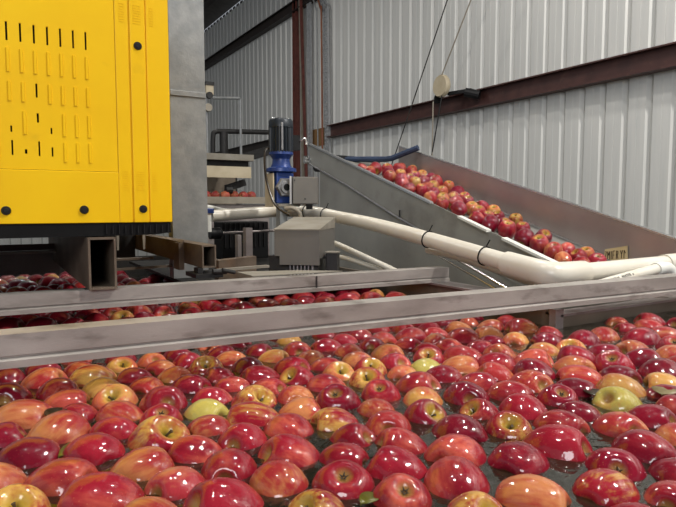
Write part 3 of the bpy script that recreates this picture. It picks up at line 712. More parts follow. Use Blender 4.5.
APPLES = """
front|0.0903|0.6470|-0.0135|0.0429|R|s|rosy red apple, second from left of three in the row nearest the camera, photo left
front|0.1988|0.5719|-0.0135|0.0417|R|s|rosy red apple, rightmost of three in the row nearest the camera, photo left
front|0.0104|0.6662|-0.0135|0.0365|M|u|red-and-yellow apple showing its stem hollow in the row nearest the camera, photo left
front|0.4877|0.4186|-0.0135|0.0380|O|s|orange-blushed apple floating in the row nearest the camera, photo right
front|0.4421|0.4871|-0.0135|0.0397|R|s|rosy red apple, second from left of four in the row nearest the camera, photo right
front|0.0597|0.7198|-0.0135|0.0390|R|s|rosy red apple, leftmost of three in the row nearest the camera, photo left
front|0.3691|0.4922|-0.0135|0.0362|R|e|rosy red apple with blossom end, rightmost of two in the row nearest the camera centre
front|0.5697|0.3918|-0.0135|0.0365|M|s|red-and-yellow apple floating in the row nearest the camera, photo right
front|-0.0081|0.7484|-0.0135|0.0372|O|er|orange-blushed apple showing its blossom end in the row nearest the camera, photo left
front|0.4090|0.4248|-0.0135|0.0334|M|ul|red-and-yellow apple showing its stem hollow in the row nearest the camera, photo right
front|0.3320|0.5527|-0.0135|0.0374|R|e|rosy red apple with blossom end, leftmost of two in the row nearest the camera centre
front|0.5374|0.3335|-0.0135|0.0325|R|s|rosy red apple, third from left of four in the row nearest the camera, photo right
front|0.1284|0.5851|-0.0135|0.0325|O|s|orange-blushed apple, rightmost of two in the row nearest the camera, photo left
front|0.6224|0.4980|-0.0135|0.0417|R|s|rosy red apple, leftmost of two just behind the nearest row, photo right
front|0.2776|0.5128|-0.0135|0.0325|M|ur|red-and-yellow apple showing its stem hollow in the row nearest the camera, photo centre
front|0.4920|0.5452|-0.0135|0.0396|R|s|rosy red apple, leftmost of four in the row nearest the camera, photo right
front|0.2709|0.5912|-0.0135|0.0356|O|s|orange-blushed apple floating in the row nearest the camera, photo centre
front|0.1449|0.7064|-0.0135|0.0372|O|s|orange-blushed apple, leftmost of two in the row nearest the camera, photo left
front|0.1673|0.6406|-0.0135|0.0348|P|s|pink apple floating in the row nearest the camera, photo left
front|0.7070|0.4326|-0.0135|0.0397|D|s|dark crimson apple, rightmost of two just behind the nearest row, photo right
front|0.3127|0.6498|-0.0135|0.0389|R|s|rosy red apple, second from left of four in the row nearest the camera, photo centre
front|0.5457|0.4930|-0.0135|0.0380|D|s|dark crimson apple, leftmost of two in the row nearest the camera, photo right
front|0.1028|0.7816|-0.0135|0.0390|R|s|rosy red apple, leftmost of three just behind the nearest row, photo left
front|0.1835|0.7856|-0.0135|0.0413|M|ul|red-and-yellow apple showing its stem hollow just behind the nearest row, photo left
front|0.4053|0.5524|-0.0135|0.0366|R|s|rosy red apple, rightmost of four in the row nearest the camera, photo centre
front|0.6331|0.4230|-0.0135|0.0367|D|eu|dark crimson apple showing its blossom end in the row nearest the camera, photo right
front|0.0328|0.8085|-0.0135|0.0382|D|s|dark crimson apple floating in the row nearest the camera, photo left
front|0.2349|0.6530|-0.0135|0.0365|R|s|rosy red apple, leftmost of four in the row nearest the camera, photo centre
front|0.6172|0.3426|-0.0135|0.0325|R|s|rosy red apple, rightmost of four in the row nearest the camera, photo right
front|0.0721|0.8748|-0.0135|0.0417|O|s|orange-blushed apple, leftmost of two just behind the nearest row, photo left
front|0.0316|0.9592|-0.0135|0.0435|O|s|orange-blushed apple, leftmost of two in the middle of the pool, photo left
front|0.6763|0.3682|-0.0135|0.0343|D|s|dark crimson apple, rightmost of two in the row nearest the camera, photo right
front|0.5468|0.5984|-0.0135|0.0396|D|s|dark crimson apple, leftmost of two just behind the nearest row, photo right
front|0.7483|0.4954|-0.0135|0.0383|O|s|orange-blushed apple, leftmost of two just behind the nearest row, photo right
front|0.2130|0.7187|-0.0135|0.0345|R|s|rosy red apple, rightmost of three just behind the nearest row, photo left
front|0.4509|0.6047|-0.0135|0.0353|R|s|rosy red apple, rightmost of four just behind the nearest row, photo centre
front|0.6858|0.5419|-0.0135|0.0383|R|s|rosy red apple, rightmost of two just behind the nearest row, photo right
front|0.2804|0.7269|-0.0135|0.0359|R|s|rosy red apple, leftmost of four just behind the nearest row, photo centre
front|0.3685|0.6094|-0.0135|0.0325|R|s|rosy red apple, third from left of four in the row nearest the camera, photo centre
front|0.3227|0.7944|-0.0135|0.0382|M|s|red-and-yellow apple, leftmost of two in the middle of the pool, photo centre
front|0.3501|0.7279|-0.0135|0.0363|R|s|rosy red apple, second from left of four just behind the nearest row, photo centre
front|0.4760|0.6693|-0.0135|0.0364|O|s|orange-blushed apple floating just behind the nearest row, photo centre
front|0.2263|0.9288|-0.0135|0.0405|R|s|rosy red apple, third from left of four in the middle of the pool, photo left
front|0.8211|0.4941|-0.0135|0.0372|D|s|dark crimson apple, third from left of four in the middle of the pool, photo right
front|0.6920|0.6154|-0.0135|0.0382|R|s|rosy red apple, second from left of three in the middle of the pool, photo right
front|0.0139|1.0823|-0.0135|0.0405|D|s|dark crimson apple floating in the middle of the pool, photo left
front|0.6599|0.7082|-0.0135|0.0405|D|s|dark crimson apple, leftmost of four in the middle of the pool, photo right
front|0.1383|0.8429|-0.0135|0.0343|R|s|rosy red apple, second from left of three just behind the nearest row, photo left
front|0.6134|0.5721|-0.0135|0.0346|M|u|red-and-yellow apple showing its stem hollow just behind the nearest row, photo right
front|0.8457|0.5636|-0.0135|0.0392|G|s|yellow-green apple floating in the middle of the pool, photo right
front|0.4678|0.7937|-0.0135|0.0393|D|e|dark crimson apple showing its blossom end in the middle of the pool, photo centre
front|0.0026|0.8915|-0.0135|0.0325|D|s|dark crimson apple floating just behind the nearest row, photo left
front|0.4096|0.6567|-0.0135|0.0325|R|s|rosy red apple, third from left of four just behind the nearest row, photo centre
front|0.7891|0.4349|-0.0135|0.0325|O|s|orange-blushed apple, rightmost of two just behind the nearest row, photo right
front|0.9103|0.6050|-0.0135|0.0404|Y|s|golden yellow apple, leftmost of two in the far half of the pool, photo right
front|0.4178|0.7207|-0.0135|0.0343|M|s|red-and-yellow apple, rightmost of two in the middle of the pool, photo centre
front|0.1640|0.9756|-0.0135|0.0378|Y|u|golden yellow apple showing its stem hollow in the middle of the pool, photo left
front|0.3508|0.8618|-0.0135|0.0375|M|ul|red-and-yellow apple showing its stem hollow in the middle of the pool, photo centre
front|0.2053|0.8581|-0.0135|0.0342|R|e|rosy red apple showing its blossom end in the middle of the pool, photo left
front|0.8024|0.7024|-0.0135|0.0407|O|s|orange-blushed apple, second from left of three in the far half of the pool, photo right
front|0.3964|0.7844|-0.0135|0.0353|O|s|orange-blushed apple, second from left of three in the middle of the pool, photo centre
front|0.5479|0.6774|-0.0135|0.0347|D|ul|dark crimson apple showing its stem hollow in the middle of the pool, photo centre
front|0.0946|1.0060|-0.0135|0.0367|R|s|rosy red apple, leftmost of four in the middle of the pool, photo left
front|0.2718|0.8520|-0.0135|0.0350|G|s|yellow-green apple floating in the middle of the pool, photo left
front|0.6274|0.7933|-0.0135|0.0400|R|s|rosy red apple, fifth from left of six in the far half of the pool centre
front|0.7299|0.6787|-0.0135|0.0382|R|s|rosy red apple, leftmost of three in the middle of the pool, photo right
front|0.2546|0.7892|-0.0135|0.0325|O|s|orange-blushed apple, rightmost of two just behind the nearest row, photo left
front|0.1578|0.9062|-0.0135|0.0344|O|s|orange-blushed apple, rightmost of two in the middle of the pool, photo left
front|1.0665|0.6250|-0.0135|0.0428|D|s|dark crimson apple, rightmost of four in the far half of the pool, photo right
front|0.1504|1.1227|-0.0135|0.0413|M|s|red-and-yellow apple floating in the far half of the pool, photo left
front|0.7788|0.6255|-0.0135|0.0367|D|e|dark crimson apple showing its blossom end in the middle of the pool, photo right
front|0.0889|1.0772|-0.0135|0.0374|R|s|rosy red apple, leftmost of three in the far half of the pool, photo left
front|0.5892|0.7312|-0.0135|0.0355|Y|s|golden yellow apple floating in the middle of the pool, photo centre
front|0.5479|0.7899|-0.0135|0.0366|R|e|rosy red apple showing its blossom end in the middle of the pool, photo centre
front|0.0757|1.1507|-0.0135|0.0392|O|s|orange-blushed apple, leftmost of four in the far half of the pool, photo left
front|0.7509|0.5642|-0.0135|0.0331|D|s|dark crimson apple, second from left of four in the middle of the pool, photo right
front|0.9059|0.6821|-0.0135|0.0397|O|s|orange-blushed apple, rightmost of three in the far half of the pool, photo right
front|1.0318|0.6996|-0.0135|0.0425|R|e|rosy red apple showing its blossom end along the front crossbeam, photo right
front|0.1546|1.0472|-0.0135|0.0370|Y|s|golden yellow apple, leftmost of two in the far half of the pool, photo left
front|0.1024|0.9396|-0.0135|0.0325|R|s|rosy red apple, second from left of four in the middle of the pool, photo left
front|0.8658|0.7482|-0.0135|0.0404|D|s|dark crimson apple, leftmost of four in the far half of the pool, photo right
front|0.6302|0.6443|-0.0135|0.0325|R|ur|rosy red apple showing its stem hollow in the middle of the pool, photo right
front|0.4990|0.7317|-0.0135|0.0325|O|s|orange-blushed apple, rightmost of three in the middle of the pool, photo centre
front|0.9733|0.6476|-0.0135|0.0384|D|s|dark crimson apple, third from left of four in the far half of the pool right
front|0.2895|0.9912|-0.0135|0.0363|D|s|dark crimson apple, rightmost of three in the far half of the pool, photo left
front|0.9044|0.5032|-0.0135|0.0325|R|s|rosy red apple, rightmost of three in the middle of the pool, photo right
front|0.4192|0.8474|-0.0135|0.0342|O|s|orange-blushed apple, leftmost of three in the middle of the pool, photo centre
front|0.3008|0.9120|-0.0135|0.0340|R|s|rosy red apple, rightmost of four in the middle of the pool, photo left
front|0.7279|0.7510|-0.0135|0.0367|R|s|rosy red apple floating in the far half of the pool, photo right
front|1.1125|0.6926|-0.0135|0.0414|D|s|dark crimson apple, rightmost of five beside the tank corner panel
front|0.8458|0.6425|-0.0135|0.0349|D|s|dark crimson apple, second from left of four in the far half of the pool right
front|0.4916|0.8756|-0.0135|0.0355|R|s|rosy red apple, fourth from left of six in the far half of the pool centre
front|0.4141|0.9824|-0.0135|0.0373|R|s|rosy red apple, second from left of six in the far half of the pool centre
front|0.9611|0.7350|-0.0135|0.0395|O|s|orange-blushed apple, eighth from left of nine along the front crossbeam, photo right
front|0.9224|0.8015|-0.0135|0.0402|R|s|rosy red apple, fifth from left of six along the front crossbeam, photo right
front|1.0037|0.5834|-0.0135|0.0352|Y|s|golden yellow apple, rightmost of two in the far half of the pool, photo right
front|0.5699|0.8626|-0.0135|0.0356|M|u|red-and-yellow apple with stem hollow, leftmost of two in the far half of the pool centre
front|0.8486|0.8267|-0.0135|0.0391|R|s|rosy red apple, third from left of six along the front crossbeam, photo right
front|1.0243|0.7806|-0.0135|0.0405|D|s|dark crimson apple, leftmost of five beside the tank corner panel
front|0.7040|0.8172|-0.0135|0.0362|R|s|rosy red apple, rightmost of six in the far half of the pool, photo centre
front|0.9497|0.5466|-0.0135|0.0325|D|s|dark crimson apple, rightmost of four in the middle of the pool, photo right
front|0.7738|0.8465|-0.0135|0.0379|O|s|orange-blushed apple, second from left of nine along the front crossbeam, photo right
front|0.7946|0.7781|-0.0135|0.0362|O|s|orange-blushed apple, leftmost of three in the far half of the pool, photo right
front|0.4004|0.9157|-0.0135|0.0333|R|s|rosy red apple, third from left of six in the far half of the pool centre
front|0.4911|1.0107|-0.0135|0.0375|R|s|rosy red apple, leftmost of three along the front crossbeam, photo centre left
front|0.4708|0.9414|-0.0135|0.0352|R|ur|rosy red apple showing its stem hollow in the far half of the pool, photo centre
front|0.2223|1.0285|-0.0135|0.0335|O|s|orange-blushed apple, third from left of four in the far half of the pool, photo left
front|0.8277|0.8999|-0.0135|0.0398|O|s|orange-blushed apple, third from left of nine along the front crossbeam, photo right
front|0.3516|0.9574|-0.0135|0.0325|R|s|rosy red apple, leftmost of six in the far half of the pool, photo centre
front|1.2937|0.8125|-0.0135|0.0435|D|s|dark crimson apple, fourth from left of five beside the tank corner panel
front|0.3478|1.0875|-0.0135|0.0354|M|u|red-and-yellow apple showing its stem hollow in the far half of the pool, photo left
front|0.2800|1.0636|-0.0135|0.0336|Y|s|golden yellow apple, rightmost of two in the far half of the pool, photo left
front|0.5456|0.9252|-0.0135|0.0340|Y|u|golden yellow apple showing its stem hollow in the far half of the pool, photo centre
front|0.4203|1.0523|-0.0135|0.0354|D|s|dark crimson apple, leftmost of two along the front crossbeam, photo centre left
front|0.6117|0.9189|-0.0135|0.0348|M|u|red-and-yellow apple with stem hollow, rightmost of two in the far half of the pool centre
front|1.1804|0.7586|-0.0135|0.0394|O|s|orange-blushed apple, third from left of six beside the tank corner panel
front|1.1039|0.7691|-0.0135|0.0383|D|s|dark crimson apple, third from left of five beside the tank corner panel
front|0.9075|0.8756|-0.0135|0.0381|O|s|orange-blushed apple, sixth from left of nine along the front crossbeam, photo right
front|0.7094|1.0004|-0.0135|0.0381|O|s|orange-blushed apple, fourth from left of six along the front crossbeam, photo centre
front|0.6785|0.9364|-0.0135|0.0355|R|s|rosy red apple, fourth from left of nine along the front crossbeam, photo centre
front|0.0193|1.2105|-0.0135|0.0325|D|s|dark crimson apple, leftmost of three in the far half of the pool, photo left
front|0.2170|1.0965|-0.0135|0.0325|R|s|rosy red apple, second from left of three in the far half of the pool left
front|0.3493|1.0220|-0.0135|0.0325|R|s|rosy red apple, rightmost of three in the far half of the pool, photo left
front|0.6253|0.9865|-0.0135|0.0357|O|s|orange-blushed apple, second from left of six along the front crossbeam, photo centre
front|0.6489|0.8657|-0.0135|0.0325|Y|s|golden yellow apple floating in the far half of the pool, photo centre
front|1.2869|0.7338|-0.0135|0.0383|R|e|rosy red apple showing its blossom end beside the tank corner panel
front|0.2722|1.1275|-0.0135|0.0331|O|s|orange-blushed apple, rightmost of four in the far half of the pool, photo left
front|1.2149|0.6944|-0.0135|0.0361|O|s|orange-blushed apple, rightmost of six beside the tank corner panel
front|0.3322|1.1532|-0.0135|0.0346|R|s|rosy red apple floating along the front crossbeam, photo left
front|1.1738|0.8760|-0.0135|0.0400|D|s|dark crimson apple, second from left of five beside the tank corner panel
front|0.4101|1.1192|-0.0135|0.0348|O|s|orange-blushed apple, leftmost of three along the front crossbeam, photo centre left
front|0.9501|1.0350|-0.0135|0.0405|R|s|rosy red apple, leftmost of six along the front crossbeam, photo right
front|0.1371|1.1928|-0.0135|0.0325|O|s|orange-blushed apple, second from left of four in the far half of the pool, photo left
front|1.1491|1.0391|-0.0135|0.0435|O|s|orange-blushed apple, seventh from left of nine along the front crossbeam, photo right
front|0.7616|0.9287|-0.0135|0.0350|R|u|rosy red apple showing its stem hollow along the front crossbeam, photo centre
front|0.0783|1.2317|-0.0135|0.0325|D|s|dark crimson apple, second from left of three in the far half of the pool left
front|0.2091|1.1795|-0.0135|0.0325|Y|u|golden yellow apple showing its stem hollow along the front crossbeam, photo left
front|0.7158|0.8824|-0.0135|0.0325|G|s|yellow-green apple floating along the front crossbeam, photo centre
front|0.5549|0.9887|-0.0135|0.0325|R|s|rosy red apple, second from left of three along the front crossbeam, photo centre left
mid|0.0306|1.7147|-0.0135|0.0420|D|s|dark crimson apple, leftmost of two between the two crossbeams, left end
front|1.1679|0.6477|-0.0135|0.0325|O|s|orange-blushed apple, rightmost of nine along the front crossbeam, photo right
mid|0.1057|1.6840|-0.0135|0.0420|D|s|dark crimson apple, rightmost of two between the two crossbeams, left end
front|0.2709|1.1909|-0.0135|0.0325|Y|s|golden yellow apple floating along the front crossbeam, photo left
front|0.6514|1.0577|-0.0135|0.0345|O|s|orange-blushed apple, leftmost of six along the front crossbeam, photo centre
front|0.5632|1.1294|-0.0135|0.0350|O|s|orange-blushed apple, second from left of three along the front crossbeam, photo centre left
front|1.0939|0.9124|-0.0135|0.0372|D|s|dark crimson apple, rightmost of two along the front crossbeam, photo right
front|0.4932|1.0960|-0.0135|0.0332|Y|s|golden yellow apple floating along the front crossbeam, photo centre left
front|1.0160|0.8537|-0.0135|0.0348|Y|s|golden yellow apple, rightmost of two along the front crossbeam, photo right
front|1.3859|0.8111|-0.0135|0.0389|O|s|orange-blushed apple, fifth from left of six beside the tank corner panel
front|1.2513|0.8794|-0.0135|0.0386|O|s|orange-blushed apple, leftmost of six beside the tank corner panel
front|1.0816|0.8365|-0.0135|0.0352|Y|u|golden yellow apple showing its stem hollow beside the tank corner panel
front|0.6311|1.1224|-0.0135|0.0357|R|s|rosy red apple, rightmost of three along the front crossbeam, photo centre left
front|0.8526|1.1106|-0.0135|0.0383|R|s|rosy red apple, sixth from left of nine along the front crossbeam, photo centre
front|0.5536|1.0523|-0.0135|0.0325|O|s|orange-blushed apple, rightmost of three along the front crossbeam, photo centre left
front|0.3304|1.2179|-0.0135|0.0325|D|s|dark crimson apple, leftmost of two along the front crossbeam, photo left
front|0.8661|0.9850|-0.0135|0.0343|R|s|rosy red apple, rightmost of nine along the front crossbeam, photo centre
front|0.4126|1.1841|-0.0135|0.0325|D|s|dark crimson apple, rightmost of two along the front crossbeam, photo left
front|0.4877|1.1611|-0.0135|0.0325|D|s|dark crimson apple, rightmost of two along the front crossbeam, photo centre left
front|0.8015|0.9858|-0.0135|0.0327|R|s|rosy red apple, seventh from left of nine along the front crossbeam, photo centre
mid|0.4107|1.5794|-0.0135|0.0407|R|s|rosy red apple, fourth from left of five between the two crossbeams, left
front|0.7296|1.0844|-0.0135|0.0338|R|s|rosy red apple, third from left of nine along the front crossbeam, photo centre
front|1.0000|1.1031|-0.0135|0.0377|O|s|orange-blushed apple, leftmost of nine along the front crossbeam, photo right
front|1.0302|1.0339|-0.0135|0.0366|O|s|orange-blushed apple, fourth from left of nine along the front crossbeam, photo right
front|0.9164|0.9438|-0.0135|0.0331|R|s|rosy red apple, second from left of six along the front crossbeam, photo right
front|1.0414|0.9583|-0.0135|0.0350|Y|s|golden yellow apple, leftmost of two along the front crossbeam, photo right
front|1.5209|0.9313|-0.0135|0.0405|R|s|rosy red apple, second from left of three beside the tank corner panel
mid|0.3645|1.7562|-0.0135|0.0435|O|s|orange-blushed apple, second from left of three between the two crossbeams, left
mid|0.4223|1.6898|-0.0135|0.0417|R|s|rosy red apple, third from left of five between the two crossbeams, left
front|0.7836|1.1216|-0.0135|0.0341|O|s|orange-blushed apple, third from left of six along the front crossbeam, photo centre
front|1.1601|0.9638|-0.0135|0.0354|R|s|rosy red apple, rightmost of six along the front crossbeam, photo right
mid|0.5000|1.5664|-0.0135|0.0399|O|s|orange-blushed apple, leftmost of four between the two crossbeams, centre
front|1.4480|0.8874|-0.0135|0.0374|O|s|orange-blushed apple, fourth from left of six beside the tank corner panel
front|0.8031|1.0527|-0.0135|0.0325|R|s|rosy red apple, fifth from left of nine along the front crossbeam, photo centre
mid|0.2521|1.5556|-0.0135|0.0358|R|s|rosy red apple, rightmost of five between the two crossbeams, left end
front|0.9773|0.9700|-0.0135|0.0325|D|s|dark crimson apple, leftmost of two along the front crossbeam, photo right
mid|0.3568|1.6487|-0.0135|0.0385|D|s|dark crimson apple floating between the two crossbeams, left
front|0.8798|1.0479|-0.0135|0.0325|O|s|orange-blushed apple, rightmost of six along the front crossbeam, photo centre
front|0.6980|1.1577|-0.0135|0.0325|R|s|rosy red apple, leftmost of nine along the front crossbeam, photo centre
mid|0.2053|1.6063|-0.0135|0.0356|O|s|orange-blushed apple, rightmost of two between the two crossbeams, left end
mid|0.6498|1.6434|-0.0135|0.0417|R|s|rosy red apple, second from left of three between the two crossbeams, centre
mid|0.5766|1.5795|-0.0135|0.0395|R|s|rosy red apple, leftmost of three between the two crossbeams, centre
mid|0.2329|1.7874|-0.0135|0.0395|R|s|rosy red apple, third from left of five between the two crossbeams, left end
front|0.9215|1.1007|-0.0135|0.0337|O|s|orange-blushed apple, fifth from left of six along the front crossbeam, photo centre
mid|0.0827|1.7721|-0.0135|0.0372|O|s|orange-blushed apple, leftmost of two between the two crossbeams, left end
mid|0.1793|1.6699|-0.0135|0.0356|R|s|rosy red apple, second from left of five between the two crossbeams, left end
mid|0.3001|1.6050|-0.0135|0.0356|R|s|rosy red apple, leftmost of five between the two crossbeams, left
front|0.7567|1.1800|-0.0135|0.0325|R|s|rosy red apple, second from left of nine along the front crossbeam, photo centre
front|1.1083|1.1029|-0.0135|0.0349|O|s|orange-blushed apple, fifth from left of nine along the front crossbeam, photo right
mid|0.9013|1.6190|-0.0135|0.0425|O|s|orange-blushed apple, leftmost of three between the two crossbeams, right end
mid|1.0077|1.6535|-0.0135|0.0435|R|s|rosy red apple, fifth from left of eight between the two crossbeams, right end
mid|1.0851|1.6209|-0.0135|0.0435|R|s|rosy red apple, sixth from left of eight between the two crossbeams, right end
mid|0.2423|1.7155|-0.0135|0.0356|R|s|rosy red apple, fourth from left of five between the two crossbeams, left end
front|1.4300|0.9650|-0.0135|0.0345|O|s|orange-blushed apple, second from left of six beside the tank corner panel
mid|0.1604|1.7889|-0.0135|0.0356|R|s|rosy red apple, leftmost of five between the two crossbeams, left end
mid|0.3099|1.7028|-0.0135|0.0356|Y|u|golden yellow apple showing its stem hollow between the two crossbeams, left
front|0.9492|1.1583|-0.0135|0.0325|R|s|rosy red apple, eighth from left of nine along the front crossbeam, photo centre
mid|0.7403|1.6899|-0.0135|0.0401|R|s|rosy red apple, rightmost of three between the two crossbeams, centre
mid|0.4940|1.6649|-0.0135|0.0369|R|s|rosy red apple, rightmost of five between the two crossbeams, left
mid|0.5107|1.7473|-0.0135|0.0386|O|s|orange-blushed apple, rightmost of three between the two crossbeams, left
front|1.3828|0.9077|-0.0135|0.0325|R|s|rosy red apple, leftmost of three beside the tank corner panel
mid|0.5819|1.7725|-0.0135|0.0397|M|s|red-and-yellow apple floating between the two crossbeams, centre
mid|0.9013|1.7651|-0.0135|0.0430|R|s|rosy red apple, second from left of eight between the two crossbeams, right end
mid|1.1618|1.5892|-0.0135|0.0425|O|s|orange-blushed apple, rightmost of three between the two crossbeams, right end
front|1.5577|0.8713|-0.0135|0.0325|R|s|rosy red apple, rightmost of three beside the tank corner panel
mid|0.3038|1.8026|-0.0135|0.0356|O|s|orange-blushed apple, leftmost of three between the two crossbeams, left
mid|0.7291|1.5813|-0.0135|0.0356|D|s|dark crimson apple, rightmost of two between the two crossbeams, centre
front|1.1993|1.1340|-0.0135|0.0325|R|s|rosy red apple, fourth from left of six along the front crossbeam, photo right
mid|0.4406|1.7621|-0.0135|0.0356|R|s|rosy red apple, second from left of five between the two crossbeams, left
mid|0.5872|1.6839|-0.0135|0.0356|D|s|dark crimson apple, leftmost of two between the two crossbeams, centre
rear|0.2429|2.3620|-0.0135|0.0435|R|s|rosy red apple, third from left of five behind the rear crossbeam under the bin
mid|0.9703|1.5852|-0.0135|0.0372|D|s|dark crimson apple, third from left of four between the two crossbeams, right end
mid|0.8096|1.6634|-0.0135|0.0368|R|s|rosy red apple, leftmost of eight between the two crossbeams, right end
mid|0.8195|1.7548|-0.0135|0.0383|O|s|orange-blushed apple, rightmost of four between the two crossbeams, centre
mid|0.7523|1.7948|-0.0135|0.0383|O|s|orange-blushed apple, third from left of four between the two crossbeams, centre
mid|0.6556|1.7849|-0.0135|0.0372|O|s|orange-blushed apple, second from left of four between the two crossbeams, centre
rear|0.0807|2.3923|-0.0135|0.0417|O|s|orange-blushed apple, leftmost of two behind the rear crossbeam under the bin
rear|0.1578|2.3469|-0.0135|0.0417|R|s|rosy red apple, leftmost of five behind the rear crossbeam under the bin
mid|0.9111|1.5443|-0.0135|0.0356|R|s|rosy red apple, fourth from left of eight between the two crossbeams, right end
mid|1.1971|1.5201|-0.0135|0.0379|R|s|rosy red apple, seventh from left of eight between the two crossbeams, right end
mid|0.8755|1.6919|-0.0135|0.0375|D|s|dark crimson apple, leftmost of four between the two crossbeams, right end
mid|0.9908|1.5180|-0.0135|0.0356|O|s|orange-blushed apple, second from left of three between the two crossbeams, right end
rear|0.2982|2.4251|-0.0135|0.0435|O|s|orange-blushed apple, rightmost of two behind the rear crossbeam under the bin
rear|0.1204|2.5438|-0.0135|0.0435|D|s|dark crimson apple, second from left of seven behind the rear crossbeam under the bin
mid|1.1994|1.4491|-0.0135|0.0356|R|s|rosy red apple, rightmost of eight between the two crossbeams, right end
mid|1.0699|1.5448|-0.0135|0.0356|D|s|dark crimson apple, rightmost of four between the two crossbeams, right end
rear|0.0211|2.6635|-0.0135|0.0435|Y|s|golden yellow apple floating behind the rear crossbeam under the bin
rear|0.2059|2.6593|-0.0135|0.0435|R|s|rosy red apple, second from left of five behind the rear crossbeam under the bin
mid|0.9707|1.7203|-0.0135|0.0356|D|s|dark crimson apple, second from left of four between the two crossbeams, right end
mid|0.9791|1.7892|-0.0135|0.0363|R|s|rosy red apple, third from left of eight between the two crossbeams, right end
rear|0.4674|2.5805|-0.0135|0.0433|R|s|rosy red apple, fourth from left of five behind the rear crossbeam under the bin
rear|0.2350|2.5760|-0.0135|0.0412|D|s|dark crimson apple, fourth from left of seven behind the rear crossbeam under the bin
rear|0.1613|2.7608|-0.0135|0.0433|D|s|dark crimson apple, third from left of seven behind the rear crossbeam under the bin
rear|0.0944|2.6284|-0.0135|0.0407|D|s|dark crimson apple, leftmost of seven behind the rear crossbeam under the bin
belt|1.9004|1.3741|0.1036|0.0373|R|e|rosy red apple showing its blossom end on the lower conveyor belt
belt|1.8269|1.5719|0.1647|0.0380|R|u|rosy red apple showing its stem hollow, rightmost of six on the lower conveyor belt
belt|1.8225|1.5014|0.1415|0.0364|O|e|orange-blushed apple showing its blossom end on the lower conveyor belt
belt|1.8239|1.6446|0.1868|0.0380|D|s|dark crimson apple, third from left of four on the lower conveyor belt
belt|1.8270|1.7398|0.2159|0.0380|R|u|rosy red apple with stem hollow, fourth from left of six on the lower conveyor belt
rear|0.4831|2.5016|-0.0135|0.0370|D|s|dark crimson apple, fifth from left of seven behind the rear crossbeam under the bin
rear|0.6102|2.5758|-0.0135|0.0390|R|s|rosy red apple, rightmost of five behind the rear crossbeam under the bin
rear|0.6605|2.5075|-0.0135|0.0385|D|s|dark crimson apple, rightmost of seven behind the rear crossbeam under the bin
rear|0.5446|2.4654|-0.0135|0.0370|D|s|dark crimson apple, sixth from left of seven behind the rear crossbeam under the bin
belt|1.8323|1.3865|0.1021|0.0320|R|s|rosy red apple, rightmost of five on the lower conveyor belt
belt|1.7907|1.4330|0.1163|0.0320|O|s|orange-blushed apple riding on the lower conveyor belt
belt|1.8982|1.4490|0.1211|0.0320|R|s|rosy red apple, fourth from left of five on the lower conveyor belt
belt|1.8109|1.8174|0.2373|0.0358|D|s|dark crimson apple, leftmost of four on the lower conveyor belt
belt|1.9350|1.6468|0.1841|0.0346|D|s|dark crimson apple, rightmost of four on the lower conveyor belt
belt|1.9096|1.5115|0.1410|0.0328|R|s|rosy red apple, third from left of five on the lower conveyor belt
belt|1.9610|1.4611|0.1248|0.0320|Y|u|golden yellow apple showing its stem hollow, rightmost of three on the lower conveyor belt
belt|1.8740|2.1053|0.3256|0.0363|O|s|orange-blushed apple, rightmost of three halfway up the conveyor belt
belt|1.8244|2.0255|0.3001|0.0351|R|s|rosy red apple, rightmost of four halfway up the conveyor belt
belt|1.8823|1.9646|0.2812|0.0348|O|u|orange-blushed apple showing its stem hollow on the lower conveyor belt
belt|1.9380|1.7589|0.2157|0.0320|R|u|rosy red apple with stem hollow, fifth from left of six on the lower conveyor belt
belt|1.8870|1.8153|0.2329|0.0320|D|s|dark crimson apple, second from left of four on the lower conveyor belt
belt|1.8109|1.8998|0.2586|0.0320|R|s|rosy red apple, leftmost of five on the lower conveyor belt
belt|1.9859|1.9751|0.2833|0.0337|Y|u|golden yellow apple with stem hollow, second from left of three on the lower conveyor belt
belt|1.8749|1.9019|0.2593|0.0320|R|u|rosy red apple with stem hollow, third from left of six on the lower conveyor belt
belt|2.0433|2.2835|0.3806|0.0369|D|s|dark crimson apple riding halfway up the conveyor belt
belt|1.8584|2.5046|0.4491|0.0380|R|s|rosy red apple, fourth from left of six on the upper conveyor belt
belt|1.9389|1.9015|0.2591|0.0320|D|u|dark crimson apple showing its stem hollow on the lower conveyor belt
belt|2.0167|1.8706|0.2497|0.0320|M|u|red-and-yellow apple showing its stem hollow on the lower conveyor belt
belt|2.0611|2.4711|0.4389|0.0380|O|e|orange-blushed apple showing its blossom end halfway up the conveyor belt
belt|1.7933|2.1045|0.3211|0.0320|R|u|rosy red apple showing its stem hollow, rightmost of two halfway up the conveyor belt
belt|1.9169|2.0447|0.3028|0.0320|Y|u|golden yellow apple showing its stem hollow, leftmost of three on the lower conveyor belt
belt|1.8524|2.7391|0.5204|0.0377|R|s|rosy red apple, second from left of six on the upper conveyor belt
belt|1.8101|2.4254|0.4214|0.0345|R|s|rosy red apple, fifth from left of six on the upper conveyor belt
belt|1.8045|2.2023|0.3512|0.0323|O|s|orange-blushed apple, second from left of three halfway up the conveyor belt
belt|1.9772|2.1400|0.3326|0.0327|R|u|rosy red apple with stem hollow, second from left of six on the lower conveyor belt
belt|1.8303|2.5705|0.4672|0.0360|O|e|orange-blushed apple showing its blossom end, second from left of four on the upper conveyor belt
belt|2.0035|2.0664|0.3094|0.0320|R|s|rosy red apple, second from left of five on the lower conveyor belt
belt|1.8651|2.1818|0.3446|0.0320|Y|u|golden yellow apple with stem hollow, fourth from left of five halfway up the conveyor belt
belt|2.0120|2.7402|0.5210|0.0380|R|s|rosy red apple, third from left of six on the upper conveyor belt
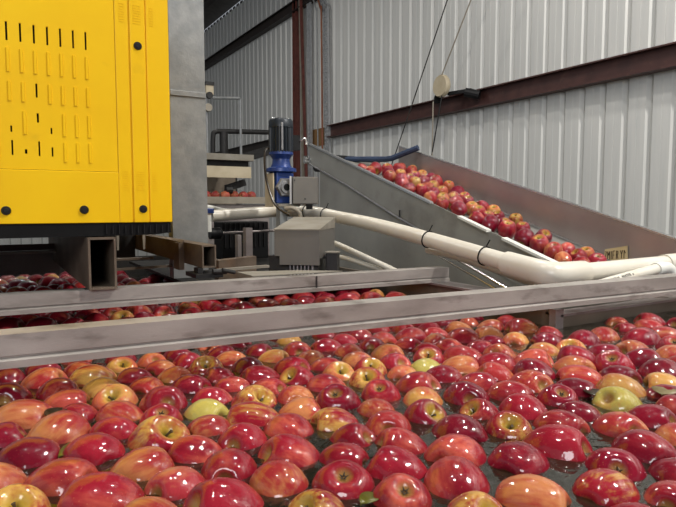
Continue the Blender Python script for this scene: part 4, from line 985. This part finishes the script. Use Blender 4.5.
belt|1.9504|2.2045|0.3516|0.0320|M|s|red-and-yellow apple riding halfway up the conveyor belt
belt|2.0137|2.1963|0.3494|0.0323|R|u|rosy red apple showing its stem hollow, leftmost of six on the lower conveyor belt
belt|1.8921|2.2853|0.3762|0.0320|R|s|rosy red apple, third from left of four halfway up the conveyor belt
belt|1.7955|2.3548|0.3974|0.0320|R|s|rosy red apple, rightmost of six on the upper conveyor belt
belt|1.9297|2.3806|0.4061|0.0329|O|s|orange-blushed apple, leftmost of three halfway up the conveyor belt
belt|1.8565|2.3362|0.3917|0.0320|R|u|rosy red apple showing its stem hollow, leftmost of two halfway up the conveyor belt
belt|1.9630|2.3050|0.3822|0.0320|Y|u|golden yellow apple with stem hollow, third from left of five halfway up the conveyor belt
belt|1.9901|2.4875|0.4394|0.0335|R|s|rosy red apple, leftmost of four halfway up the conveyor belt
belt|2.0629|2.6899|0.5034|0.0357|O|e|orange-blushed apple showing its blossom end, rightmost of four on the upper conveyor belt
belt|1.8837|2.6533|0.4904|0.0340|D|s|dark crimson apple riding on the upper conveyor belt
belt|1.9366|2.5410|0.4553|0.0331|R|u|rosy red apple with stem hollow, second from left of three on the upper conveyor belt
belt|1.9936|2.4114|0.4147|0.0320|Y|u|golden yellow apple with stem hollow, second from left of five halfway up the conveyor belt
belt|1.9181|2.4708|0.4328|0.0320|Y|u|golden yellow apple showing its stem hollow, rightmost of three on the upper conveyor belt
belt|2.0976|2.4139|0.4155|0.0320|Y|u|golden yellow apple showing its stem hollow, rightmost of five halfway up the conveyor belt
belt|1.7766|2.6761|0.4953|0.0319|O|e|orange-blushed apple showing its blossom end, leftmost of four on the upper conveyor belt
belt|2.0220|2.6085|0.4753|0.0325|R|u|rosy red apple showing its stem hollow, rightmost of three on the upper conveyor belt
belt|2.1066|2.5721|0.4640|0.0323|R|s|rosy red apple, second from left of four halfway up the conveyor belt
belt|1.9489|2.6363|0.4833|0.0320|Y|u|golden yellow apple showing its stem hollow, leftmost of three on the upper conveyor belt
belt|1.9404|2.7503|0.5189|0.0329|R|u|rosy red apple showing its stem hollow, leftmost of three on the upper conveyor belt
belt|2.0949|2.6331|0.4830|0.0327|Y|u|golden yellow apple showing its stem hollow, leftmost of five halfway up the conveyor belt
belt|1.7661|2.7418|0.5145|0.0310|R|s|rosy red apple, leftmost of six on the upper conveyor belt
belt|2.1120|2.7451|0.5165|0.0320|Y|u|golden yellow apple with stem hollow, second from left of three on the upper conveyor belt
belt|2.0659|2.7898|0.5296|0.0315|O|e|orange-blushed apple showing its blossom end, third from left of four on the upper conveyor belt
"""
EXTRA = "-0.068,1.975,0.0307 0.050,0.521,0.0354 -0.742,2.878,0.0338 -0.761,1.937,0.0304 1.532,0.452,0.0360 2.024,0.297,0.0339 0.352,2.648,0.0336 -0.573,2.697,0.0308 1.890,0.167,0.0345 2.178,0.123,0.0361 -0.647,0.914,0.0350 -0.183,1.884,0.0303 1.077,1.385,0.0302 0.445,1.935,0.0324 -0.374,0.504,0.0343 -0.056,0.366,0.0351 -1.014,0.795,0.0362 -0.474,2.654,0.0323 0.345,0.320,0.0369 -0.225,2.891,0.0322 -0.935,1.895,0.0332 1.092,1.914,0.0324 -0.934,0.510,0.0361 0.352,1.906,0.0314 -0.106,2.688,0.0327 0.705,1.870,0.0320 -0.548,0.803,0.0364 -0.611,1.277,0.0322 -0.874,2.350,0.0324 0.183,1.895,0.0301 -0.173,2.316,0.0321 1.883,0.616,0.0368 -0.311,2.272,0.0325 1.208,0.145,0.0340 -0.649,2.715,0.0329 1.205,0.472,0.0333 -0.925,1.399,0.0303 1.292,0.185,0.0333 0.499,2.728,0.0304 -0.760,1.112,0.0303 -0.183,1.350,0.0309 0.412,1.369,0.0305 0.415,2.786,0.0337 -0.346,1.724,0.0312 -0.072,2.376,0.0318 -0.272,1.114,0.0304 -0.679,2.341,0.0313 0.090,1.999,0.0321 -0.339,0.970,0.0343 -0.593,0.261,0.0334 -0.013,2.146,0.0336 -0.292,1.248,0.0307 -0.153,0.572,0.0360 0.142,1.286,0.0340 -0.268,1.397,0.0314 0.188,1.480,0.0330 -0.671,1.890,0.0327 -0.985,2.358,0.0302 0.097,1.526,0.0332 0.348,2.202,0.0329 1.929,0.345,0.0340 0.473,1.868,0.0321 1.336,0.627,0.0369 -0.373,1.555,0.0312 -0.840,0.831,0.0340 0.952,1.382,0.0325 0.284,2.671,0.0337 -0.369,1.288,0.0307 2.294,0.759,0.0356 -0.527,2.753,0.0308 -0.427,0.743,0.0340 -0.502,1.575,0.0325 -0.182,1.768,0.0313 -0.803,1.176,0.0310 -0.456,2.362,0.0328 -0.781,0.473,0.0347 -0.869,1.325,0.0320 -0.447,2.501,0.0336 1.153,1.218,0.0318 -0.036,1.911,0.0317 -0.906,0.430,0.0359 -0.088,1.240,0.0315 -0.227,2.591,0.0303 1.616,0.678,0.0347 -0.049,0.188,0.0340 0.915,0.125,0.0348 0.194,0.357,0.0369 -0.682,1.813,0.0336 1.165,1.713,0.0334 -0.836,1.701,0.0324 1.193,1.290,0.0317 0.428,2.388,0.0300 -0.284,1.574,0.0328 -0.894,2.169,0.0318 0.851,0.189,0.0361 -0.690,0.861,0.0336 1.184,1.805,0.0307 0.960,0.450,0.0348 -0.702,1.641,0.0332 0.498,1.313,0.0326 1.029,0.342,0.0353 -0.186,1.210,0.0308 -0.105,1.435,0.0301 1.031,0.468,0.0347 -0.762,1.713,0.0306 0.431,1.501,0.0331 -0.560,1.784,0.0327 1.367,0.138,0.0364 -0.366,0.152,0.0363 0.586,1.362,0.0324 1.572,0.595,0.0341 -0.683,1.517,0.0328 0.691,1.376,0.0337 -0.190,2.043,0.0329 -0.101,1.918,0.0319 -0.855,1.241,0.0339 -0.669,2.472,0.0333 0.498,2.172,0.0314 1.433,0.278,0.0359 -0.612,2.900,0.0331 -0.644,1.977,0.0336 -0.831,2.423,0.0337 -0.239,1.508,0.0319 -0.088,1.110,0.0315 -0.481,2.888,0.0301 -0.480,1.484,0.0340 -0.095,1.704,0.0317 -0.098,2.031,0.0323 -0.143,1.297,0.0313 1.724,0.413,0.0338 1.565,0.311,0.0336 0.107,1.402,0.0326 -0.663,1.702,0.0335 -0.920,2.668,0.0331 -0.656,2.103,0.0311 -1.093,0.384,0.0356 2.164,0.207,0.0342 -0.625,2.304,0.0323 1.007,0.212,0.0358 0.026,0.221,0.0367 1.062,1.315,0.0316 -0.286,0.268,0.0338 1.496,0.143,0.0338 -0.506,1.730,0.0311 -0.626,2.604,0.0335 -0.732,1.389,0.0330 1.814,0.184,0.0349 -0.371,0.422,0.0342 -0.364,2.600,0.0314 -0.336,1.370,0.0305 -0.298,1.763,0.0306 -0.885,0.726,0.0357 -0.179,2.113,0.0336 0.710,1.295,0.0319 -0.677,1.306,0.0338 -0.945,1.456,0.0318 -0.673,1.201,0.0321 -0.457,0.609,0.0331 -0.715,2.818,0.0308 -0.042,1.643,0.0324 0.333,1.367,0.0311 1.036,1.203,0.0301 -0.293,1.932,0.0327 -0.461,2.233,0.0309 0.887,1.334,0.0334 0.339,2.284,0.0316 0.798,0.370,0.0351 -0.034,1.366,0.0328 -0.944,1.638,0.0305 -0.394,2.194,0.0323 -0.905,1.977,0.0318 -0.434,1.593,0.0304 -0.105,1.366,0.0303 1.777,0.805,0.0357 -0.055,1.841,0.0326 1.003,1.442,0.0320 -0.770,1.250,0.0329 0.199,0.251,0.0353 -0.986,0.146,0.0346 0.728,1.427,0.0300 0.491,1.478,0.0311 0.803,1.876,0.0326 2.123,0.602,0.0360 -0.930,1.778,0.0334 0.068,1.850,0.0336 0.475,2.659,0.0322 -0.529,1.639,0.0304 -0.480,1.822,0.0331 -0.759,2.637,0.0333 1.466,0.527,0.0348 -0.473,1.916,0.0330 -0.625,1.758,0.0311 -0.681,0.783,0.0334 -0.567,1.226,0.0308 -0.148,0.776,0.0342 0.202,1.410,0.0327 -0.973,2.560,0.0318 1.097,0.304,0.0334 -0.797,0.640,0.0343 2.134,0.800,0.0349 -0.966,1.707,0.0315 1.708,0.727,0.0365 1.205,0.257,0.0368 -0.463,0.685,0.0352 0.003,1.579,0.0307 -0.591,2.072,0.0328 0.630,1.511,0.0334 -0.485,1.993,0.0315 0.477,1.253,0.0315 -0.255,1.859,0.0315 0.852,1.426,0.0335 -0.505,1.350,0.0324 -0.363,2.028,0.0303 2.282,0.381,0.0344 2.235,0.169,0.0348 -0.517,2.431,0.0339 -0.652,0.316,0.0367 0.245,2.234,0.0325 -0.759,2.055,0.0308 0.036,1.509,0.0314 0.058,2.864,0.0319 0.835,1.220,0.0321 0.462,2.077,0.0327 1.254,0.556,0.0358 -0.290,2.049,0.0303 2.052,0.657,0.0363 0.418,1.828,0.0327 0.512,2.917,0.0310 -0.115,2.215,0.0332 0.795,1.591,0.0311 -0.303,2.533,0.0320 -0.651,0.194,0.0352 -0.215,1.629,0.0316 0.229,2.932,0.0323 1.607,0.370,0.0342 0.078,2.766,0.0319 1.784,0.379,0.0344 0.129,0.318,0.0339 -1.082,0.538,0.0338 -0.922,0.946,0.0346 -0.847,2.260,0.0331 -0.042,2.524,0.0337 1.447,0.371,0.0337 -0.208,2.526,0.0317 -0.416,1.500,0.0331 -0.101,0.634,0.0356 -0.601,1.476,0.0312 -0.861,2.695,0.0302 1.186,1.359,0.0316 1.890,0.856,0.0368 1.820,0.448,0.0363 -0.858,1.618,0.0305 -0.591,0.385,0.0349 -0.024,1.453,0.0335 -0.425,1.192,0.0302 0.054,2.168,0.0315 -0.773,1.476,0.0323 -0.256,1.717,0.0325 0.473,1.397,0.0317 -0.967,2.789,0.0321 2.011,0.525,0.0336 0.565,1.876,0.0321 -0.543,2.848,0.0305 0.086,1.602,0.0328 0.980,1.304,0.0335 -0.580,1.103,0.0304 2.259,0.954,0.0350 1.602,0.248,0.0343 -0.728,0.270,0.0338 1.878,0.403,0.0350 0.078,1.321,0.0333 -0.722,1.160,0.0311 -0.417,1.092,0.0306 1.360,0.359,0.0335 2.056,0.913,0.0333 0.233,2.862,0.0310 -0.301,0.709,0.0370 -0.826,2.556,0.0332 0.424,0.280,0.0353 -0.158,1.825,0.0306 -0.520,0.432,0.0338 1.782,0.911,0.0337 2.073,0.549,0.0332 -0.367,1.873,0.0318 0.419,2.867,0.0316 -0.603,1.600,0.0310 1.974,0.243,0.0353 1.761,0.680,0.0335 0.843,1.545,0.0310 2.291,0.507,0.0358 -0.601,2.763,0.0330 -0.141,2.850,0.0300 -0.303,1.668,0.0337 -0.061,0.873,0.0339 -0.145,1.534,0.0322 -1.019,0.619,0.0361 -0.657,0.668,0.0364 1.522,0.210,0.0367 -0.161,1.098,0.0339 -0.988,0.456,0.0367 -0.356,0.830,0.0354 0.020,2.808,0.0333 -0.889,2.040,0.0327 0.608,0.247,0.0349 -0.495,1.261,0.0312 -0.844,0.189,0.0357 0.128,2.273,0.0306 -0.253,2.712,0.0331 0.057,1.445,0.0328 0.353,1.519,0.0329 -0.353,2.904,0.0325 -0.714,2.699,0.0310 0.965,1.902,0.0305 -0.773,0.352,0.0360 -0.518,0.953,0.0361 -0.912,1.153,0.0302 -0.841,1.103,0.0309 -0.012,0.590,0.0333 1.120,1.817,0.0300 0.402,2.485,0.0334 0.888,1.902,0.0315 -0.188,0.861,0.0362 -0.978,0.733,0.0355 0.134,2.166,0.0301 1.974,0.876,0.0357 -0.936,1.336,0.0301 -0.431,1.367,0.0312 1.785,0.591,0.0348 0.688,1.237,0.0303 -0.381,1.671,0.0321 -0.864,1.927,0.0322 -0.843,1.779,0.0311 0.219,2.173,0.0339 -0.576,1.846,0.0302 0.030,2.276,0.0304 0.891,0.307,0.0355 0.751,0.122,0.0361 -0.041,2.895,0.0308 0.761,0.199,0.0345 -0.041,0.489,0.0348 -0.255,2.129,0.0335 -0.385,1.430,0.0310 0.352,2.092,0.0311 0.406,2.023,0.0324 -0.339,0.341,0.0352 -0.100,0.141,0.0365 0.587,1.223,0.0309 -0.560,1.411,0.0303 -0.472,2.297,0.0340 0.294,1.870,0.0303 2.045,0.134,0.0343 -0.378,1.946,0.0311 -0.847,1.532,0.0303 -0.540,0.322,0.0355 -0.169,0.276,0.0368 2.216,0.832,0.0345 -1.030,0.329,0.0330 -0.502,2.083,0.0303 -0.096,0.960,0.0333 -0.988,1.579,0.0305 -0.553,0.615,0.0356 -0.570,1.688,0.0314 -0.545,2.285,0.0306 2.098,0.396,0.0368 -0.005,1.303,0.0339 -0.485,1.170,0.0332 -0.776,0.225,0.0335 1.099,1.448,0.0321 0.023,0.458,0.0342 -0.297,0.489,0.0367 -0.109,1.178,0.0336 -0.382,2.486,0.0324 -0.595,2.371,0.0312 0.157,0.447,0.0350 -0.267,0.919,0.0347 0.779,1.458,0.0314 -0.119,2.554,0.0318 -0.571,1.340,0.0329 -0.727,2.184,0.0307 -0.096,2.288,0.0325 1.457,0.654,0.0367 0.343,2.949,0.0340 -0.000,1.779,0.0310 0.351,2.364,0.0317 0.916,1.479,0.0317 1.676,0.263,0.0343 1.963,0.603,0.0336 0.518,1.963,0.0335 2.066,0.776,0.0336 -0.980,2.089,0.0334 -0.203,1.447,0.0307 -0.542,0.183,0.0343 -1.015,0.930,0.0363 1.073,1.722,0.0312 -0.992,2.424,0.0323 0.343,2.718,0.0322 -0.436,1.721,0.0321 -0.276,2.828,0.0309 -0.915,2.432,0.0339 0.107,2.823,0.0331 0.348,0.194,0.0342 1.539,0.718,0.0331 1.948,0.784,0.0347 1.326,0.268,0.0369 -0.731,0.542,0.0363 -0.871,0.594,0.0338 -0.760,2.774,0.0328 0.379,2.587,0.0322 -0.514,2.597,0.0334 -0.895,2.855,0.0302 -0.744,1.564,0.0315 -0.391,1.786,0.0334 -0.785,0.709,0.0334 0.124,1.914,0.0338 0.906,1.249,0.0338 2.164,0.499,0.0348 0.020,2.070,0.0333 0.304,2.509,0.0307 -0.150,1.676,0.0313 -0.268,0.608,0.0337 0.222,1.242,0.0329 -0.822,2.490,0.0316 0.502,0.123,0.0336 1.295,0.411,0.0336 -0.442,0.196,0.0365 0.915,1.842,0.0322 -0.948,2.929,0.0337 -0.283,2.390,0.0322 1.846,0.547,0.0356 -0.894,2.524,0.0308 0.501,0.211,0.0337 2.173,0.684,0.0339 0.825,0.277,0.0341 -0.800,2.929,0.0308 -0.574,0.526,0.0365 -0.908,1.276,0.0302 0.151,0.190,0.0347 -0.282,0.180,0.0341 -0.230,2.786,0.0304 -0.307,1.184,0.0323 2.236,0.626,0.0358 0.224,2.059,0.0335 -0.387,0.290,0.0334 -0.049,2.457,0.0303 0.270,1.356,0.0306 -0.451,0.909,0.0366 2.293,0.211,0.0369 -0.205,2.390,0.0317 0.325,2.024,0.0339 -0.990,2.296,0.0326 -0.372,2.343,0.0314 -0.748,0.820,0.0360 1.858,0.262,0.0357 1.859,0.757,0.0339 -0.873,0.288,0.0342 -0.042,0.283,0.0334 -0.980,1.847,0.0327 -0.454,0.320,0.0348 2.233,0.431,0.0366 -0.925,0.201,0.0363 -0.721,2.543,0.0308 -0.828,2.807,0.0304 0.587,1.285,0.0302 0.960,0.319,0.0366 -0.668,2.202,0.0327 0.204,2.468,0.0324 0.517,2.352,0.0320 -0.587,2.443,0.0327 -0.243,1.788,0.0300 -0.270,0.780,0.0366 0.129,2.917,0.0318 -0.284,1.337,0.0320 0.280,2.810,0.0327 0.646,1.433,0.0302 -0.987,2.695,0.0316 -0.114,0.423,0.0333 1.925,0.474,0.0348 1.733,0.549,0.0339 -0.295,0.403,0.0357 -0.546,0.879,0.0347 -0.423,2.932,0.0304 1.161,0.556,0.0350 -0.953,2.218,0.0308 1.635,0.136,0.0354 -0.408,2.421,0.0320 -0.300,1.490,0.0328 -0.900,2.585,0.0321 -0.611,0.459,0.0333 -0.982,1.149,0.0306 0.278,2.738,0.0309 -0.548,1.986,0.0314 -0.387,2.660,0.0308 -0.440,1.289,0.0316 -0.801,1.384,0.0314 -0.915,1.556,0.0309 -0.821,1.860,0.0330 -0.742,1.831,0.0306 0.026,1.999,0.0328 1.196,0.328,0.0347 -0.972,0.278,0.0356 -0.164,2.747,0.0315 -0.731,2.445,0.0314 -0.468,2.734,0.0308 -0.902,0.660,0.0347 2.019,0.393,0.0341 -0.303,2.614,0.0311 2.032,0.983,0.0355 2.211,0.764,0.0359 -0.213,1.967,0.0334 0.244,1.903,0.0321 -1.097,0.888,0.0331 -0.336,2.734,0.0314 1.741,0.320,0.0345 0.789,1.328,0.0313 -0.137,2.427,0.0319 2.235,0.264,0.0364 -0.634,1.400,0.0304 0.771,1.253,0.0324 1.376,0.483,0.0353 1.658,0.619,0.0364 -0.804,0.980,0.0354 1.061,0.123,0.0359 2.072,0.239,0.0370 1.170,1.870,0.0335 0.460,2.269,0.0307 -0.521,2.349,0.0323 1.571,0.511,0.0331 1.609,0.815,0.0339 -0.252,2.466,0.0305 -0.697,2.637,0.0302 0.269,0.391,0.0331 -0.181,2.253,0.0306 -0.354,2.809,0.0334 -1.074,0.218,0.0334 -0.192,0.979,0.0350 -0.822,2.006,0.0334 -0.523,2.218,0.0330 0.795,1.395,0.0302 -0.444,0.473,0.0356 -0.591,1.903,0.0303 0.262,1.455,0.0301 0.190,1.339,0.0307 0.189,2.000,0.0326 -0.663,2.785,0.0313 1.676,0.499,0.0344 0.025,2.497,0.0339 1.741,0.141,0.0342 -0.235,1.299,0.0317 -0.833,2.102,0.0325 -0.480,2.149,0.0321 -0.078,1.584,0.0311 -0.764,2.358,0.0324 -0.875,2.763,0.0310 -0.628,1.149,0.0312 -0.502,0.252,0.0331 0.135,2.456,0.0316 -0.419,2.062,0.0337 1.068,1.784,0.0315 -0.433,2.787,0.0303 -0.360,1.133,0.0320 -0.299,2.193,0.0321 2.184,0.902,0.0348 -0.794,1.615,0.0312 -0.613,2.520,0.0339 0.451,2.948,0.0321 1.103,0.418,0.0367 -0.629,2.837,0.0312 -1.098,0.659,0.0331 1.882,0.965,0.0339 0.413,1.253,0.0304 -0.541,2.505,0.0305 0.301,1.947,0.0301 -0.233,0.545,0.0361 0.317,1.286,0.0319 -0.854,1.429,0.0339 0.880,0.402,0.0344 0.934,0.205,0.0365 0.547,1.438,0.0340 -0.883,0.885,0.0361 -0.065,2.639,0.0315 0.364,1.437,0.0323 0.847,1.281,0.0314 0.278,2.112,0.0332 -0.398,2.257,0.0321 -0.995,1.240,0.0328 -0.677,0.469,0.0346 1.822,0.651,0.0335 -0.656,2.041,0.0321 1.537,0.382,0.0359 -0.723,0.951,0.0336 1.337,0.550,0.0334 -0.487,0.127,0.0367 -0.015,1.150,0.0313 -0.075,2.118,0.0335 2.216,0.353,0.0340 0.640,1.901,0.0304 -0.787,2.707,0.0331 0.507,2.849,0.0334 -0.216,0.433,0.0333 -0.141,2.934,0.0300 -0.725,0.140,0.0363 -0.642,2.411,0.0312 -0.561,0.698,0.0332 0.109,0.396,0.0358 -0.097,1.790,0.0312 -0.476,0.792,0.0363 1.024,1.866,0.0322 0.057,1.918,0.0303 1.969,0.705,0.0333 0.698,1.518,0.0331 0.354,2.845,0.0330 -0.779,1.320,0.0320 1.125,0.227,0.0348 -0.348,2.130,0.0319 -0.024,2.331,0.0311 0.409,2.308,0.0333 1.017,1.380,0.0305 0.525,1.816,0.0305 0.157,1.551,0.0330 1.407,0.726,0.0350 -0.971,1.518,0.0317 -0.815,2.204,0.0304 0.546,1.507,0.0313 2.121,0.946,0.0339 -0.575,2.162,0.0333 -0.107,2.801,0.0306 1.180,0.405,0.0335 -0.802,0.124,0.0352 -0.163,0.370,0.0369 1.682,0.851,0.0355 0.425,0.193,0.0336 0.290,2.906,0.0338 0.066,0.341,0.0341 -0.902,1.712,0.0315 -0.908,0.130,0.0365 -0.026,2.735,0.0339 -0.178,2.650,0.0318 0.975,1.223,0.0308 -0.960,0.389,0.0338 0.173,2.873,0.0322 -0.229,0.224,0.0365 0.282,2.177,0.0302 -0.857,0.482,0.0339 -0.071,1.303,0.0302 1.410,0.598,0.0353 0.182,0.122,0.0346 2.165,0.285,0.0336 0.393,2.152,0.0335 0.715,0.294,0.0357 -0.611,0.131,0.0359 0.142,2.105,0.0330 -0.428,2.568,0.0340 -0.231,0.324,0.0349 -0.427,0.981,0.0369 -0.221,0.717,0.0342 -0.898,1.836,0.0322 -0.617,0.752,0.0349 0.646,1.305,0.0308 -0.360,0.659,0.0356 -0.329,1.819,0.0308 0.634,0.126,0.0356 0.566,0.166,0.0368 1.122,1.312,0.0303 -0.988,2.489,0.0313 -0.203,1.569,0.0306 0.292,0.138,0.0351 -0.644,0.543,0.0332 -0.181,2.186,0.0312 -0.974,1.962,0.0322 1.146,1.409,0.0307 1.088,0.524,0.0351 -0.434,0.546,0.0346 -0.672,1.099,0.0301 -0.713,1.449,0.0302 -1.087,0.752,0.0359 -1.095,0.305,0.0362 0.076,2.320,0.0329 0.009,0.141,0.0338 -0.345,1.614,0.0321 -0.995,1.414,0.0309 -0.732,1.990,0.0300 -0.922,2.297,0.0318 -0.674,2.943,0.0324 0.039,1.379,0.0315 0.105,0.251,0.0352 0.063,2.933,0.0334 2.280,0.883,0.0348 0.268,0.284,0.0358 -0.160,0.686,0.0339 1.094,1.171,0.0304 1.449,0.196,0.0365 -0.777,2.276,0.0335 1.506,0.776,0.0340 2.293,0.305,0.0336 -0.704,1.752,0.0307 0.253,1.993,0.0331 0.672,0.201,0.0346 -0.026,2.226,0.0302 -0.240,1.168,0.0337 -0.996,1.772,0.0306 0.346,0.403,0.0338 -1.096,0.127,0.0358 -0.085,0.722,0.0341 -0.608,0.971,0.0368 -0.976,2.627,0.0302 -0.236,0.125,0.0349 -0.585,2.241,0.0311 2.081,0.478,0.0339 -0.075,1.515,0.0322 -0.966,2.153,0.0304 -0.061,0.802,0.0362 -0.410,2.133,0.0302 -0.498,1.421,0.0325 -0.074,2.948,0.0321 -0.624,0.820,0.0330 -0.999,1.307,0.0332 -0.956,2.852,0.0321 -0.581,1.543,0.0315 0.338,2.781,0.0304 -0.712,2.263,0.0302 0.028,1.638,0.0304 0.429,2.208,0.0339 2.109,0.864,0.0334 1.123,1.508,0.0304 -0.779,1.776,0.0339 -0.079,0.563,0.0343 0.314,2.580,0.0329 -0.854,0.380,0.0336 -0.931,0.806,0.0347 -0.806,0.541,0.0356 -0.702,0.613,0.0349 -0.136,0.497,0.0342 -0.283,2.945,0.0320 -0.866,2.911,0.0308 -0.703,0.386,0.0352 0.011,2.429,0.0315 0.089,0.158,0.0362 -0.847,2.634,0.0314 0.778,1.534,0.0300 -0.419,2.859,0.0325 -0.369,0.899,0.0337 1.098,1.257,0.0316 -0.973,2.026,0.0307 0.889,1.185,0.0335 0.040,2.582,0.0308 2.099,0.311,0.0357 -0.109,0.316,0.0367 -0.549,1.161,0.0316 1.955,0.980,0.0356 -0.913,1.092,0.0330 -0.787,0.897,0.0356 -0.236,2.292,0.0314 2.285,0.679,0.0334 -0.462,1.655,0.0331 -0.762,2.126,0.0309 -0.256,0.852,0.0336 -0.457,0.398,0.0358 -0.327,0.557,0.0343 0.512,2.035,0.0316 1.752,0.240,0.0351 -0.489,2.818,0.0310 0.364,1.967,0.0305 -1.091,0.982,0.0367 1.294,0.336,0.0351 2.108,0.167,0.0330 0.855,1.822,0.0314 1.958,0.161,0.0341 0.406,2.699,0.0338 -0.421,1.842,0.0303 -0.520,1.093,0.0319 0.118,0.509,0.0348 -0.043,2.058,0.0300 -1.012,0.550,0.0331 -0.318,2.467,0.0327 0.128,1.462,0.0319 -0.521,2.935,0.0329 2.164,0.419,0.0346 -0.371,0.223,0.0342 0.010,0.391,0.0355 0.488,2.426,0.0325 -0.404,2.729,0.0301 -0.178,0.176,0.0343 2.047,0.840,0.0346 0.248,0.192,0.0366 0.376,0.128,0.0336 -0.138,1.613,0.0333 0.076,2.100,0.0318 1.204,1.660,0.0310 1.463,0.448,0.0339 0.441,0.349,0.0352 1.133,0.150,0.0330 -0.122,0.839,0.0335 -0.136,1.976,0.0315 -1.085,0.466,0.0341 -0.132,0.904,0.0332 0.183,2.240,0.0310 -0.737,2.943,0.0306 0.615,1.838,0.0302 -0.822,2.867,0.0314 1.648,0.760,0.0337 1.694,0.197,0.0356 -0.665,1.584,0.0307 -0.102,2.492,0.0324 2.224,0.534,0.0345 0.114,2.700,0.0335 -0.368,1.218,0.0324 1.606,0.444,0.0368 -0.938,1.208,0.0311 -0.956,0.882,0.0332 -0.421,1.988,0.0304 1.676,0.357,0.0353 -0.567,2.634,0.0324 0.358,1.843,0.0305 2.297,0.121,0.0352 0.654,1.719,0.0309 0.518,2.234,0.0302 1.230,0.626,0.0350 1.878,0.686,0.0341"
for line in APPLES.strip().split('\n'):
    reg, x, y, z, r, c, pose, label = line.split('|')
    put_apple(float(x), float(y), float(z), float(r), c, pose, label, reg)
# the rest of the apples, crowding the water in the gaps and toward the tank edges
def rest_mat():
    m = apple_mat('crowd_apple_skin', (176,82,62), (136,24,38), .7, (110,14,30))
    nt = m.node_tree; N = nt.nodes; L = nt.links; b = N['Principled BSDF']
    ge = N.new('ShaderNodeNewGeometry'); cr = N.new('ShaderNodeValToRGB'); E = cr.color_ramp.elements
    E[0].position = 0; E[0].color = lin((96,12,28)); E[1].position = 1; E[1].color = lin((180,136,70))
    for p_, c_ in ((.35,(134,24,38)),(.65,(146,40,44)),(.88,(170,84,58))):
        e = E.new(p_); e.color = lin(c_)
    L.new(ge.outputs['Random Per Island'], cr.inputs[0]); L.new(cr.outputs[0], b.inputs['Base Color']); return m
b = MB(); rnd = random.Random(3)
for q in EXTRA.split():
    x, y, r = map(float, q.split(','))
    d = Vector((rnd.uniform(-1,1),rnd.uniform(-1,1),rnd.uniform(-.5,1))).normalized()
    X = Matrix.Translation((x,y,-.0135)) @ Vector((0,0,1)).rotation_difference(d).to_matrix().to_4x4() @ Matrix.Scale(r,4)
    me = AMESH['R'][rnd.randrange(4)]; V = [b.bm.verts.new(X @ v.co) for v in me.vertices]
    for p in me.polygons: b.bm.faces.new([V[i] for i in p.vertices])
tag(b.build('apples', rest_mat(), None, True), 'remaining apples crowding the gaps behind the crossbeams and toward the tank edges', 'apples', kind='stuff')
for k, (x, y) in enumerate(((1.40,4.30),(1.47,4.31),(1.545,4.30),(1.62,4.31),(1.69,4.30),(1.76,4.31))):
    put_apple(x, y, .365+.032, .034, 'P', 's', ['pink apple, leftmost on the distant grading tray','pink apple, second from left on the distant grading tray','pink apple, third from left on the distant grading tray','pink apple, third from right on the distant grading tray','pink apple, second from right on the distant grading tray','pink apple, rightmost on the distant grading tray'][k], 'apples on the distant grading tray')

# ---------------------------------------------------------------- light: high-bay lamps, added fill lamps and daylight from the open front and left of the shed
def lamp(loc, size, power, col=(1,.96,.9), target=None, name='bay_or_fill_light'):
    l = bpy.data.lights.new(name, 'AREA'); l.shape = 'DISK'; l.size = size; l.energy = power; l.color = col
    o = bpy.data.objects.new(name, l); COL.objects.link(o); o.location = loc
    if target: o.rotation_euler = (Vector(target)-Vector(loc)).to_track_quat('-Z','Y').to_euler()
    return o
lamp((3.1,-.9,4.1), .24, 250)
lamp((2.4,2.6,4.1), .2, 55)
lamp((1.3,.5,4.0), .14, 30)
lamp((-.3,1.0,3.9), .14, 36)
lamp((-.9,5.0,4.0), .2, 40)  # fill lamp added to lift the parts behind and under the bin
lamp((1.6,7.0,4.2), .3, 50)  # extra unseen lamp, added to brighten the far left stretch of wall
l = bpy.data.lights.new('door_daylight', 'AREA'); l.shape = 'RECTANGLE'; l.size = 3; l.size_y = 2; l.energy = 210; l.color = (.97,.98,1)
o = bpy.data.objects.new('door_daylight', l); COL.objects.link(o); o.location = (-3.2,-4.5,2.6); o.rotation_euler = (Vector((.8,2.2,.5))-o.location).to_track_quat('-Z','Y').to_euler()
w = bpy.data.worlds.new('sky'); S.world = w; w.use_nodes = True
bg = w.node_tree.nodes['Background']; bg.inputs['Color'].default_value = (.86,.92,1,1); bg.inputs['Strength'].default_value = .35

S.view_settings.view_transform = 'Standard'; S.view_settings.look = 'None'; S.view_settings.gamma = 1; S.view_settings.use_curve_mapping = False
S.view_settings.exposure = 0
